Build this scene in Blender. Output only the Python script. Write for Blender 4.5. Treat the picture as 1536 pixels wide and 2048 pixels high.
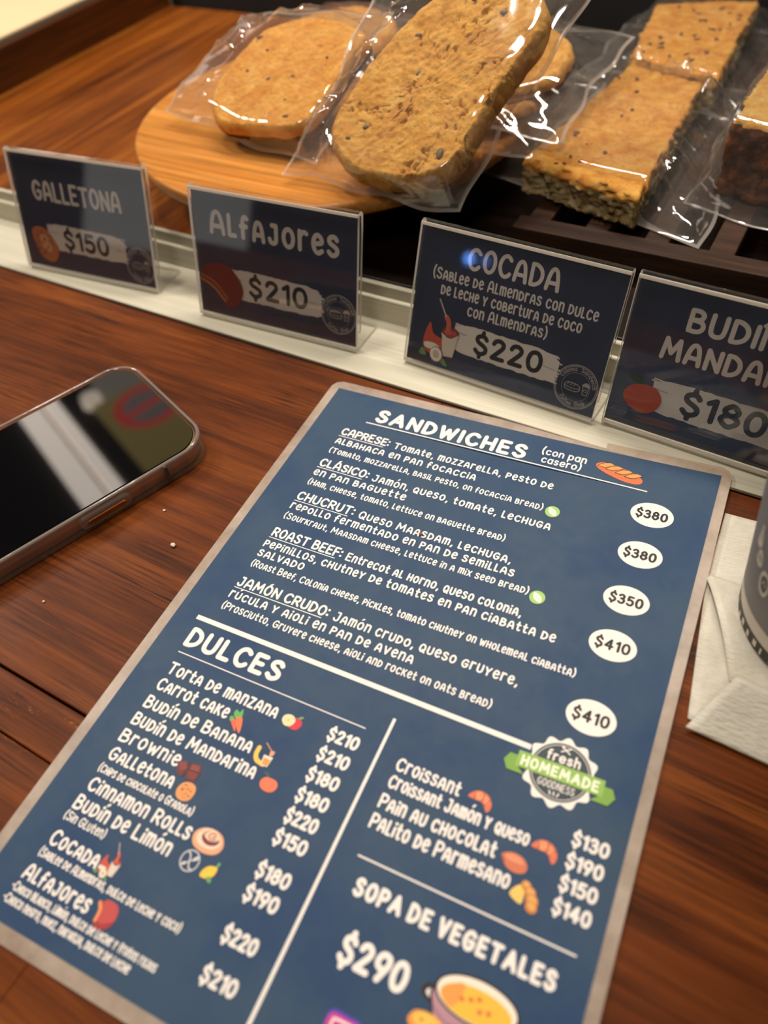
import bpy, math, random
import numpy as np
from mathutils import Matrix, Vector, noise

# ------------------------------------------------------------------ basics
S = 0.148 / 210.0          # one working unit (u) in metres: the menu sheet is A5, 210 u wide
SC = bpy.context.scene
for o in list(bpy.data.objects):
    bpy.data.objects.remove(o)
COL = SC.collection

# ------------------------------------------------------------------ camera
cam_d = bpy.data.cameras.new('camera')
cam = bpy.data.objects.new('camera', cam_d)
COL.objects.link(cam)
right = Vector((0.8649851, 0.4938841, -0.0887653))
down = Vector((0.3274602, -0.6896027, -0.6459241))
fwd = Vector((-0.3802244, 0.5296476, -0.7582235))
loc = Vector((213.5994, -270.1590, 286.3584)) * S
M = Matrix((right, -down, -fwd)).transposed().to_4x4()
M.translation = loc
cam.matrix_world = M
cam_d.sensor_fit = 'AUTO'
cam_d.sensor_width = 36.0
cam_d.lens = 36.0 * 1520.98 / 2048.0
cam_d.clip_start = 0.01
cam_d.clip_end = 50
cam_d.dof.use_dof = True
cam_d.dof.focus_distance = 372 * S
cam_d.dof.aperture_fstop = 7.5
SC.camera = cam

# ------------------------------------------------------------------ view, world, lights
SC.view_settings.view_transform = 'Standard'
SC.view_settings.look = 'None'
SC.view_settings.gamma = 1.0
SC.view_settings.exposure = 0.0
SC.view_settings.use_curve_mapping = False
w = bpy.data.worlds.new('room_air')
SC.world = w
w.use_nodes = True
w.node_tree.nodes['Background'].inputs[0].default_value = (1.0, 0.86, 0.72, 1)
w.node_tree.nodes['Background'].inputs[1].default_value = 0.12
try:
    SC.cycles.max_bounces = 10
    SC.cycles.transparent_max_bounces = 24
    SC.cycles.use_denoising = True
    SC.cycles.caustics_reflective = False
    SC.cycles.caustics_refractive = False
except Exception:
    pass


def area(name, pos, target, sx, sy, power, color):
    d = bpy.data.lights.new(name, 'AREA')
    d.shape = 'RECTANGLE'
    d.size, d.size_y = sx, sy
    d.energy = power
    d.color = color
    o = bpy.data.objects.new(name, d)
    COL.objects.link(o)
    o.location = pos
    dirv = (Vector(target) - Vector(pos)).normalized()
    o.rotation_euler = dirv.to_track_quat('-Z', 'Y').to_euler()
    return o


WARM = (1.0, 0.90, 0.79)
area('display_strip_light', (-0.02, 0.30, 0.62), (0.03, -0.02, 0.0), 0.40, 0.045, 3.5, WARM)
area('ceiling_spot_light', (-0.25, 0.12, 1.1), (-0.05, 0.1, 0.0), 0.10, 0.10, 4.6, WARM)
area('front_fill_light', (0.25, -1.15, 1.70), (0.05, 0.05, 0.0), 0.45, 0.45, 9.0, WARM)  # unseen fill added behind the camera to brighten the card fronts
area('side_counter_fill', (-0.78, 0.0, 0.8), (-0.50, 0.28, 0.04), 0.15, 0.15, 6.0, WARM)  # unseen fill added to brighten the pale side counter


# ------------------------------------------------------------------ material helpers
def srgb(r, g, b, k=1.0):
    def f(c):
        c /= 255.0
        return c / 12.92 if c <= 0.04045 else ((c + 0.055) / 1.055) ** 2.4
    return (f(r) * k, f(g) * k, f(b) * k, 1.0)


MATS = {}


def pbr(name, color, rough=0.5, metal=0.0, coat=0.0, spec=0.5, emit=None, estr=0.0, coat_rough=0.1):
    if name in MATS:
        return MATS[name]
    m = bpy.data.materials.new(name)
    m.use_nodes = True
    b = m.node_tree.nodes['Principled BSDF']
    b.inputs['Base Color'].default_value = color
    b.inputs['Roughness'].default_value = rough
    b.inputs['Metallic'].default_value = metal
    b.inputs['Coat Weight'].default_value = coat
    b.inputs['Coat Roughness'].default_value = coat_rough
    b.inputs['Specular IOR Level'].default_value = spec
    if emit:
        b.inputs['Emission Color'].default_value = emit
        b.inputs['Emission Strength'].default_value = estr
    MATS[name] = m
    return m


class NT:
    """small node-tree helper"""
    def __init__(self, name):
        self.m = bpy.data.materials.new(name)
        self.m.use_nodes = True
        self.t = self.m.node_tree
        self.b = self.t.nodes['Principled BSDF']
        self.out = self.t.nodes['Material Output']
        self.co = self.n('ShaderNodeTexCoord')

    def n(self, typ, **kw):
        x = self.t.nodes.new(typ)
        for k, v in kw.items():
            setattr(x, k, v)
        return x

    def l(self, a, b):
        self.t.links.new(a, b)

    def mapping(self, scale, rot=(0, 0, 0), loc=(0, 0, 0)):
        mp = self.n('ShaderNodeMapping')
        mp.inputs['Scale'].default_value = scale
        mp.inputs['Rotation'].default_value = rot
        mp.inputs['Location'].default_value = loc
        self.l(self.co.outputs['Object'], mp.inputs['Vector'])
        return mp.outputs[0]

    def noise(self, vec, scale=1.0, detail=6, rough=0.6, dist=0.0):
        x = self.n('ShaderNodeTexNoise')
        x.inputs['Scale'].default_value = scale
        x.inputs['Detail'].default_value = detail
        x.inputs['Roughness'].default_value = rough
        x.inputs['Distortion'].default_value = dist
        self.l(vec, x.inputs['Vector'])
        return x.outputs['Fac']

    def ramp(self, fac, stops):
        r = self.n('ShaderNodeValToRGB')
        e = r.color_ramp.elements
        while len(e) < len(stops):
            e.new(0.5)
        for i, (p, c) in enumerate(stops):
            e[i].position = p
            e[i].color = c
        self.l(fac, r.inputs[0])
        return r.outputs[0]

    def mix(self, fac, a, b, mode='MIX'):
        x = self.n('ShaderNodeMix', data_type='RGBA', blend_type=mode)
        for v, i in ((fac, 0), (a, 6), (b, 7)):
            if hasattr(v, 'links') or hasattr(v, 'is_linked'):
                self.l(v, x.inputs[i])
            else:
                x.inputs[i].default_value = v
        return x.outputs[2]

    def bump(self, h, strength=0.3, dist=0.001):
        x = self.n('ShaderNodeBump')
        x.inputs['Strength'].default_value = strength
        x.inputs['Distance'].default_value = dist
        self.l(h, x.inputs['Height'])
        self.l(x.outputs[0], self.b.inputs['Normal'])


G1 = (1, 1, 1, 1)
G0 = (0, 0, 0, 1)


def wood(name, dark, mid, light, axis='x', fibre=0.5, rough=0.32, coat=0.25, scale=1.0, seed=0.0, wear=None, spec=0.25):
    t = NT(name)
    a, c = 5.0 * scale, 62.0 * scale
    sc = {'x': (a, c, c), 'y': (c, a, c)}[axis]
    v = t.mapping(sc, loc=(seed, seed * 2, 0))
    base = t.noise(v, 1.0, 7, 0.62, 0.6)
    col = t.ramp(base, [(0.30, dark), (0.5, mid), (0.72, light)])
    sf = {'x': (22 * scale, 1050 * scale, 900), 'y': (1050 * scale, 22 * scale, 900)}[axis]
    fine = t.noise(t.mapping(sf, loc=(seed, 0, 0)), 1.0, 4, 0.7, 0.3)
    msk = t.ramp(fine, [(0.47, G1), (0.60, G0)])
    ss = {'x': (9 * scale, 330 * scale, 300), 'y': (330 * scale, 9 * scale, 300)}[axis]
    streak = t.noise(t.mapping(ss, loc=(seed, seed, 0)), 1.0, 5, 0.7, 0.2)
    col = t.mix(1.0, col, t.ramp(streak, [(0.34, (0.64, 0.60, 0.56, 1)), (0.5, (0.95, 0.95, 0.95, 1)), (0.66, (1.18, 1.16, 1.14, 1))]), 'MULTIPLY')
    patch = t.noise(t.mapping((18 * scale, 30 * scale, 20)), 1.0, 3, 0.5)
    pm = t.ramp(patch, [(0.42, G0), (0.62, (fibre, fibre, fibre, 1))])
    mfac = t.n('ShaderNodeMath', operation='MULTIPLY')
    inv = t.n('ShaderNodeInvert')
    t.l(msk, inv.inputs['Color'])
    t.l(inv.outputs[0], mfac.inputs[0])
    t.l(pm, mfac.inputs[1])
    dk = tuple(x * 0.28 for x in dark[:3]) + (1,)
    col2 = t.mix(mfac.outputs[0], col, dk)
    if wear:
        # old dents and rubbed varnish along the board joint
        sep = t.n('ShaderNodeSeparateXYZ')
        t.l(t.co.outputs['Object'], sep.inputs[0])
        d0 = t.n('ShaderNodeMath', operation='SUBTRACT')
        d0.inputs[1].default_value = wear[0]
        t.l(sep.outputs['Y'], d0.inputs[0])
        d1 = t.n('ShaderNodeMath', operation='ABSOLUTE')
        t.l(d0.outputs[0], d1.inputs[0])
        band = t.n('ShaderNodeMapRange')
        band.inputs[1].default_value = wear[1] * 0.4
        band.inputs[2].default_value = wear[1]
        band.inputs[3].default_value = 1.0
        band.inputs[4].default_value = 0.0
        t.l(d1.outputs[0], band.inputs[0])
        for sc_, th, cc in ((70, 0.60, srgb(150, 92, 42)), (52, 0.63, srgb(26, 16, 8))):
            wn = t.noise(t.mapping((sc_ * 0.8, sc_ * 2.2, 50), loc=(sc_, 0, 0)), 1.0, 7, 0.72, 0.8)
            wm = t.ramp(wn, [(th, G0), (th + 0.05, G1)])
            mm = t.n('ShaderNodeMath', operation='MULTIPLY')
            t.l(wm, mm.inputs[0])
            t.l(band.outputs[0], mm.inputs[1])
            col2 = t.mix(mm.outputs[0], col2, cc)
    t.l(col2, t.b.inputs['Base Color'])
    rr = t.noise(t.mapping((40, 40, 40)), 1.0, 5, 0.6)
    rm = t.n('ShaderNodeMapRange')
    rm.inputs[3].default_value = rough - 0.08
    rm.inputs[4].default_value = rough + 0.12
    t.l(rr, rm.inputs[0])
    t.l(rm.outputs[0], t.b.inputs['Roughness'])
    t.b.inputs['Coat Weight'].default_value = coat
    t.b.inputs['Coat Roughness'].default_value = 0.22
    t.b.inputs['Specular IOR Level'].default_value = spec
    t.bump(fine, 0.12, 0.0004)
    return t.m


M_counter = wood('mahogany', srgb(62, 27, 7), srgb(102, 49, 14), srgb(136, 73, 25), 'x', 0.9, 0.46, 0.0, wear=(-0.163, 0.012), spec=0.12)
M_shelf = wood('oiled_plank', srgb(82, 37, 8), srgb(130, 68, 18), srgb(166, 98, 34), 'y', 0.2, 0.33, 0.2, 0.9, seed=3.1)
M_panel = wood('dark_plank', srgb(52, 26, 8), srgb(84, 44, 14), srgb(110, 62, 24), 'y', 0.3, 0.4, 0.1, seed=1.3)
M_plate = wood('honey_wood', srgb(156, 90, 32), srgb(188, 122, 50), srgb(206, 146, 74), 'x', 0.2, 0.42, 0.04, 0.8, seed=5.2)
M_walnut = wood('walnut', srgb(34, 20, 12), srgb(56, 35, 22), srgb(82, 54, 35), 'x', 0.5, 0.62, 0.0, 1.6, seed=2.2)


M_shade_board = wood('shade_board_wood', srgb(14, 7, 4), srgb(24, 12, 6), srgb(38, 20, 10), 'x', 0.3, 0.35, 0.1, 1.0, seed=4.4)  # near-black wood for the board that stands in for shade


def m_metal():
    t = NT('brushed_aluminium')
    v = t.mapping((12, 900, 900))
    f = t.noise(v, 1.0, 4, 0.6)
    col = t.ramp(f, [(0.3, srgb(190, 184, 162)), (0.7, srgb(210, 204, 184))])
    t.l(col, t.b.inputs['Base Color'])
    t.b.inputs['Metallic'].default_value = 0.25
    t.b.inputs['Roughness'].default_value = 0.5
    t.bump(f, 0.08, 0.0002)
    return t.m


M_metal = m_metal()


def film(name, tint, haze, gloss_boost, rough, haze_col, noise_scale=None):
    """clear plastic: see-through, fresnel gloss, a little milky haze"""
    t = NT(name)
    t.t.nodes.remove(t.b)
    tr = t.n('ShaderNodeBsdfTransparent')
    tr.inputs[0].default_value = tint
    gl = t.n('ShaderNodeBsdfGlossy')
    gl.inputs['Color'].default_value = (1, 1, 1, 1)
    gl.inputs['Roughness'].default_value = rough
    df = t.n('ShaderNodeBsdfDiffuse')
    df.inputs[0].default_value = haze_col
    tl = t.n('ShaderNodeBsdfTranslucent')
    tl.inputs[0].default_value = haze_col
    dd = t.n('ShaderNodeMixShader')
    dd.inputs[0].default_value = 0.5
    t.l(df.outputs[0], dd.inputs[1])
    t.l(tl.outputs[0], dd.inputs[2])
    mh = t.n('ShaderNodeMixShader')
    mh.inputs[0].default_value = haze
    t.l(tr.outputs[0], mh.inputs[1])
    t.l(dd.outputs[0], mh.inputs[2])
    if noise_scale:
        f = t.noise(t.mapping((noise_scale,) * 3), 1.0, 4, 0.6)
        rm = t.n('ShaderNodeMapRange')
        rm.inputs[1].default_value = 0.3
        rm.inputs[2].default_value = 0.7
        rm.inputs[3].default_value = haze * 0.4
        rm.inputs[4].default_value = haze * 1.6
        t.l(f, rm.inputs[0])
        t.l(rm.outputs[0], mh.inputs[0])
    fr = t.n('ShaderNodeLayerWeight')
    fr.inputs[0].default_value = 0.5
    pw = t.n('ShaderNodeMath', operation='POWER')
    pw.inputs[1].default_value = 4.0
    t.l(fr.outputs['Facing'], pw.inputs[0])
    mu = t.n('ShaderNodeMath', operation='MULTIPLY_ADD')
    mu.use_clamp = True
    mu.inputs[1].default_value = 0.7
    mu.inputs[2].default_value = 0.045 * gloss_boost
    t.l(pw.outputs[0], mu.inputs[0])
    ms = t.n('ShaderNodeMixShader')
    t.l(mu.outputs[0], ms.inputs[0])
    t.l(mh.outputs[0], ms.inputs[1])
    t.l(gl.outputs[0], ms.inputs[2])
    t.l(ms.outputs[0], t.out.inputs[0])
    return t.m


M_film = film('cellophane', (0.988, 0.984, 0.975, 1), 0.05, 2.0, 0.07, (0.95, 0.88, 0.8, 1), 60)
M_edge_highlight = film('edge_highlight_film', (0.97, 0.96, 0.94, 1), 0.32, 1.6, 0.08, (0.95, 0.88, 0.8, 1))  # milky haze paints the bright highlight along bag edges and case lip
M_acryl = film('clear_acrylic', (0.97, 0.97, 0.96, 1), 0.02, 0.8, 0.03, (0.9, 0.9, 0.86, 1))
M_acryl_edge = film('acrylic_cut_edge', (0.95, 0.93, 0.88, 1), 0.88, 1.5, 0.2, (0.95, 0.88, 0.78, 1))
M_lam = film('laminate_margin', (0.94, 0.88, 0.8, 1), 0.70, 0.8, 0.35, (0.80, 0.67, 0.55, 1), 45)
M_case = film('clear_phone_case', (0.86, 0.80, 0.72, 1), 0.10, 1.3, 0.08, (0.8, 0.7, 0.6, 1))

M_black = pbr('black_void', srgb(9, 7, 6), 0.8)


# ------------------------------------------------------------------ object helpers
def mk(name, verts, faces, mats, parent=None, origin=(0, 0, 0), smooth=False, mi=None):
    ox, oy, oz = origin
    me = bpy.data.meshes.new(name)
    me.from_pydata([((x - ox) * S, (y - oy) * S, (z - oz) * S) for x, y, z in verts], [], faces)
    if not isinstance(mats, (list, tuple)):
        mats = [mats]
    for m in mats:
        me.materials.append(m)
    if mi is not None:
        me.polygons.foreach_set('material_index', mi)
    if smooth:
        me.polygons.foreach_set('use_smooth', [True] * len(me.polygons))
    me.update()
    o = bpy.data.objects.new(name, me)
    COL.objects.link(o)
    if parent:
        o.parent = parent
    else:
        o.location = (ox * S, oy * S, oz * S)
    return o


def tag(o, label, cat, group=None):
    o['label'] = label
    o['category'] = cat
    if group:
        o['group'] = group
    return o


def thing(name, label, cat, loc=(0, 0, 0), rz=0.0, group=None):
    o = bpy.data.objects.new(name, None)
    COL.objects.link(o)
    o.empty_display_size = 0.01
    o.location = Vector(loc) * S
    o.rotation_euler = (0, 0, rz)
    return tag(o, label, cat, group)


def structure(o):
    o['kind'] = 'structure'
    return o


def bevel(o, wdt, seg=3, angle=0.6):
    md = o.modifiers.new('bevel', 'BEVEL')
    md.width = wdt * S
    md.segments = seg
    md.limit_method = 'ANGLE'
    md.angle_limit = angle
    return o


def box(x0, x1, y0, y1, z0, z1):
    v = [(x0, y0, z0), (x1, y0, z0), (x1, y1, z0), (x0, y1, z0), (x0, y0, z1), (x1, y0, z1), (x1, y1, z1), (x0, y1, z1)]
    f = [(3, 2, 1, 0), (4, 5, 6, 7), (0, 1, 5, 4), (1, 2, 6, 5), (2, 3, 7, 6), (3, 0, 4, 7)]
    return v, f


def join(parts):
    V, F = [], []
    for v, f in parts:
        n = len(V)
        V += list(v)
        F += [tuple(i + n for i in q) for q in f]
    return V, F


def lathe(prof, n=96, cx=0, cy=0, cap=True):
    V, F = [], []
    for r, z in prof:
        for k in range(n):
            a = 2 * math.pi * k / n
            V.append((cx + r * math.cos(a), cy + r * math.sin(a), z))
    for i in range(len(prof) - 1):
        for k in range(n):
            a, b = i * n + k, i * n + (k + 1) % n
            F.append((a, b, b + n, a + n))
    if cap:
        F.append(tuple(reversed(range(n))))
        F.append(tuple(range((len(prof) - 1) * n, len(prof) * n)))
    return V, F


# ------------------------------------------------------------------ the setting: counter, rail, shelf, walls
# counter top: three boards with real joints between them (one mesh, the joints are grooves)
def counter():
    boards = [(-221.5, 13.8), (-244.0, -222.5), (-620.0, -244.5)]
    parts = []
    for y0, y1 in boards:
        parts.append(box(-760, 60, y0, y1, -40, 0))
    parts.append(box(60, 760, -620, 13.8, -40, 0))
    parts.append(box(-760, 760, -620, 13.8, -44, -6))
    v, f = join(parts)
    o = mk('counter_top', v, f, M_counter)
    bevel(o, 0.5, 2)
    return o


tag(counter(), 'reddish brown varnished wooden counter top under the menu and phone', 'counter')

# aluminium rail: flat flange, front ridge, groove, back ridge
prof = [(14.2, 0.5), (14.2, 2.0), (14.6, 2.3), (63.2, 2.3), (63.8, 2.6), (63.9, 18.4), (64.4, 19.0), (66.4, 19.0), (67.0, 18.4), (67.0, 7.5),
        (75.6, 7.5), (75.6, 19.6), (76.2, 20.2), (78.4, 20.2), (78.9, 19.6), (78.9, 0.5)]
V, F = [], []
for x in (-760, 760):
    V += [(x, y, z) for y, z in prof]
n = len(prof)
for k in range(n):
    F.append((k, (k + 1) % n, n + (k + 1) % n, n + k))
F.append(tuple(range(n)))
F.append(tuple(reversed(range(n, 2 * n))))
structure(mk('trim_1', V, F, M_metal))
# dark gap under the rail's front lip
v, f = box(-760, 760, 13.9, 80, -44, 0.5)
structure(mk('trim_2', v, f, M_black))

# display shelf behind the rail
v, f = join([box(-530, -330, 79, 482, 8, 18), box(-329.6, -130, 79, 482, 8, 18), box(-129.6, 70, 79, 482, 8, 18), box(70.4, 270, 79, 482, 8, 18), box(270.4, 760, 79, 482, 8, 18),
             box(-530, 760, 79, 482, -44, 8)])
o = mk('display_shelf', v, f, M_shelf)
tag(o, 'glossy orange brown plank shelf behind the metal rail', 'shelf')
v, f = box(-543, -530, 66, 484, -44, 53)
o = mk('shelf_side_board', v, f, M_panel)
bevel(o, 1.2, 2)
tag(o, 'upright dark wooden board closing the shelf at the left', 'board')
v, f = box(-556, -543.4, 66, 484, -44, 52)
o = mk('edge_strip', v, f, pbr('dark_grey_strip', srgb(62, 56, 42), 0.4))
bevel(o, 2.5, 3)
tag(o, 'dark grey edge strip between side board and pale side counter', 'trim')
v, f = box(-1400, -556.5, 60, 900, -44, 53)
o = mk('side_counter', v, f, pbr('cream_stone', srgb(240, 212, 168), 0.45))
bevel(o, 1.5, 2)
tag(o, 'pale cream side counter top at the upper left corner', 'counter')
v, f = box(-530, 760, 484, 490, -44, 150)
structure(mk('wall_back', v, f, M_black))

# ------------------------------------------------------------------ room that shows in the phone and the card holders
v, f = box(-6500, 2500, -3500, 4200, 2660, 2690)
structure(mk('ceiling', v, f, pbr('dark_ceiling', srgb(38, 34, 32), 0.8)))


def slab_dir(cx, cy, ang, L, W, z0, z1):
    a = math.radians(ang)
    c, s = math.cos(a), math.sin(a)
    v, f = box(-L / 2, L / 2, -W / 2, W / 2, z0, z1)
    return [(cx + c * x - s * y, cy + s * x + c * y, z) for x, y, z in v], f


lt = thing('ceiling_light', 'long twin strip ceiling light seen only mirrored in the phone', 'light', (-3060, 1366, 2600))
M_lit = pbr('lit_diffuser', (1, 0.9, 0.8, 1), 0.5, emit=(1.0, 0.86, 0.74, 1), estr=3.7)
for dy, wd in ((-58, 130), (72, 80)):
    a = math.radians(-21.8 + 90)
    v, f = slab_dir(-3410 + math.cos(a) * dy, 1506 + math.sin(a) * dy, -21.8, 1800, wd, 2600, 2650)
    mk('diffuser', v, f, M_lit, lt, (-3060, 1366, 2600))
a = math.radians(-21.8 + 90)
v, f = slab_dir(-3410 + math.cos(a) * 12, 1506 + math.sin(a) * 12, -21.8, 1820, 270, 2650.5, 2659)
mk('housing', v, f, pbr('light_housing', srgb(90, 84, 78), 0.5), lt, (-3060, 1366, 2600))

bd = thing('glowing_ring_sign', 'olive sign board with added glow and a red ring seen only mirrored in the phone', 'sign', (-2850, 1750, 2600))
v, f = slab_dir(-2790, 1810, -21.8, 700, 520, 2610, 2650)
mk('board', v, f, pbr('olive_board_glow', srgb(120, 100, 40), 0.5, emit=(0.62, 0.46, 0.16, 1), estr=0.9), bd, (-2850, 1750, 2600))  # added glow stands in for lamplight on the olive board


def ring(cx, cy, z, r0, r1, n=48, h=6):
    return [(cx + r * math.cos(2 * math.pi * k / n), cy + r * math.sin(2 * math.pi * k / n), z) for r in (r0, r1) for k in range(n)], \
        [(k, (k + 1) % n, n + (k + 1) % n, n + k) for k in range(n)]


M_red = pbr('red_lightbox', srgb(170, 20, 24), 0.5, emit=(1.0, 0.09, 0.08, 1), estr=1.3)
M_pale = pbr('pale_lightbox', srgb(190, 180, 170), 0.5, emit=(0.8, 0.72, 0.66, 1), estr=0.4)
v, f = ring(-2905, 1850, 2608, 0.1, 150)
mk('disc', v, f, M_pale, bd, (-2850, 1750, 2600))
v, f = ring(-2905, 1850, 2606, 146, 198)
mk('ring', v, f, M_red, bd, (-2850, 1750, 2600))
v, f = slab_dir(-2905, 1850, 75, 300, 44, 2604, 2606)
mk('bar', v, f, M_red, bd, (-2850, 1750, 2600))
v, f = slab_dir(-3180, 2010, -21.8, 900, 420, 2652, 2658)
o = mk('ceiling_panel', v, f, pbr('grey_panel', srgb(150, 140, 124), 0.6, emit=(0.8, 0.72, 0.6, 1), estr=0.55))
tag(o, 'dim grey lit ceiling panel mirrored near the phone corner', 'panel')
sp = mk('ceiling_spot', *lathe([(5, 2590), (60, 2592), (62, 2651), (5, 2651)], 32, -3270, 1748), pbr('spot_glow', (1, 0.9, 0.8, 1), 0.5, emit=(1.0, 0.82, 0.66, 1), estr=2.2))
tag(sp, 'round ceiling spot lamp mirrored as a glow in the phone', 'light')

v, f = box(-6500, 2500, -3240, -3210, -1300, 2660)
structure(mk('wall_front', v, f, pbr('brown_wall', srgb(56, 42, 34), 0.8)))
v, f = box(-2810, -2105, -3209, -3203, -650, 330)
structure(mk('veil_panel_1', v, f, pbr('pale_veil_glow', srgb(190, 186, 182), 0.6, emit=(0.9, 0.86, 0.84, 1), estr=0.75)))  # glowing panel added behind the camera for the grey veil on the cards
for k, (x, z, r_, e_) in enumerate(((-1530, -285, 24, 9), (-1468, -297, 24, 9), (-1655, 480, 26, 16), (-1560, 488, 20, 5))):
    v, f = lathe([(1, 0), (r_, 3), (r_, 12), (1, 14)], 24)
    o = mk('indicator_lamp', [(x + p[0], -3208 + p[2], z + p[1]) for p in v], f, pbr('blue_lamp_%d' % k, (0.1, 0.3, 0.9, 1), 0.4, emit=(0.12, 0.32, 1.0, 1), estr=e_))
    tag(o, 'small blue lamp glowing far behind, mirrored in the card holders', 'lamp', 'blue lamps on the far wall')

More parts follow.
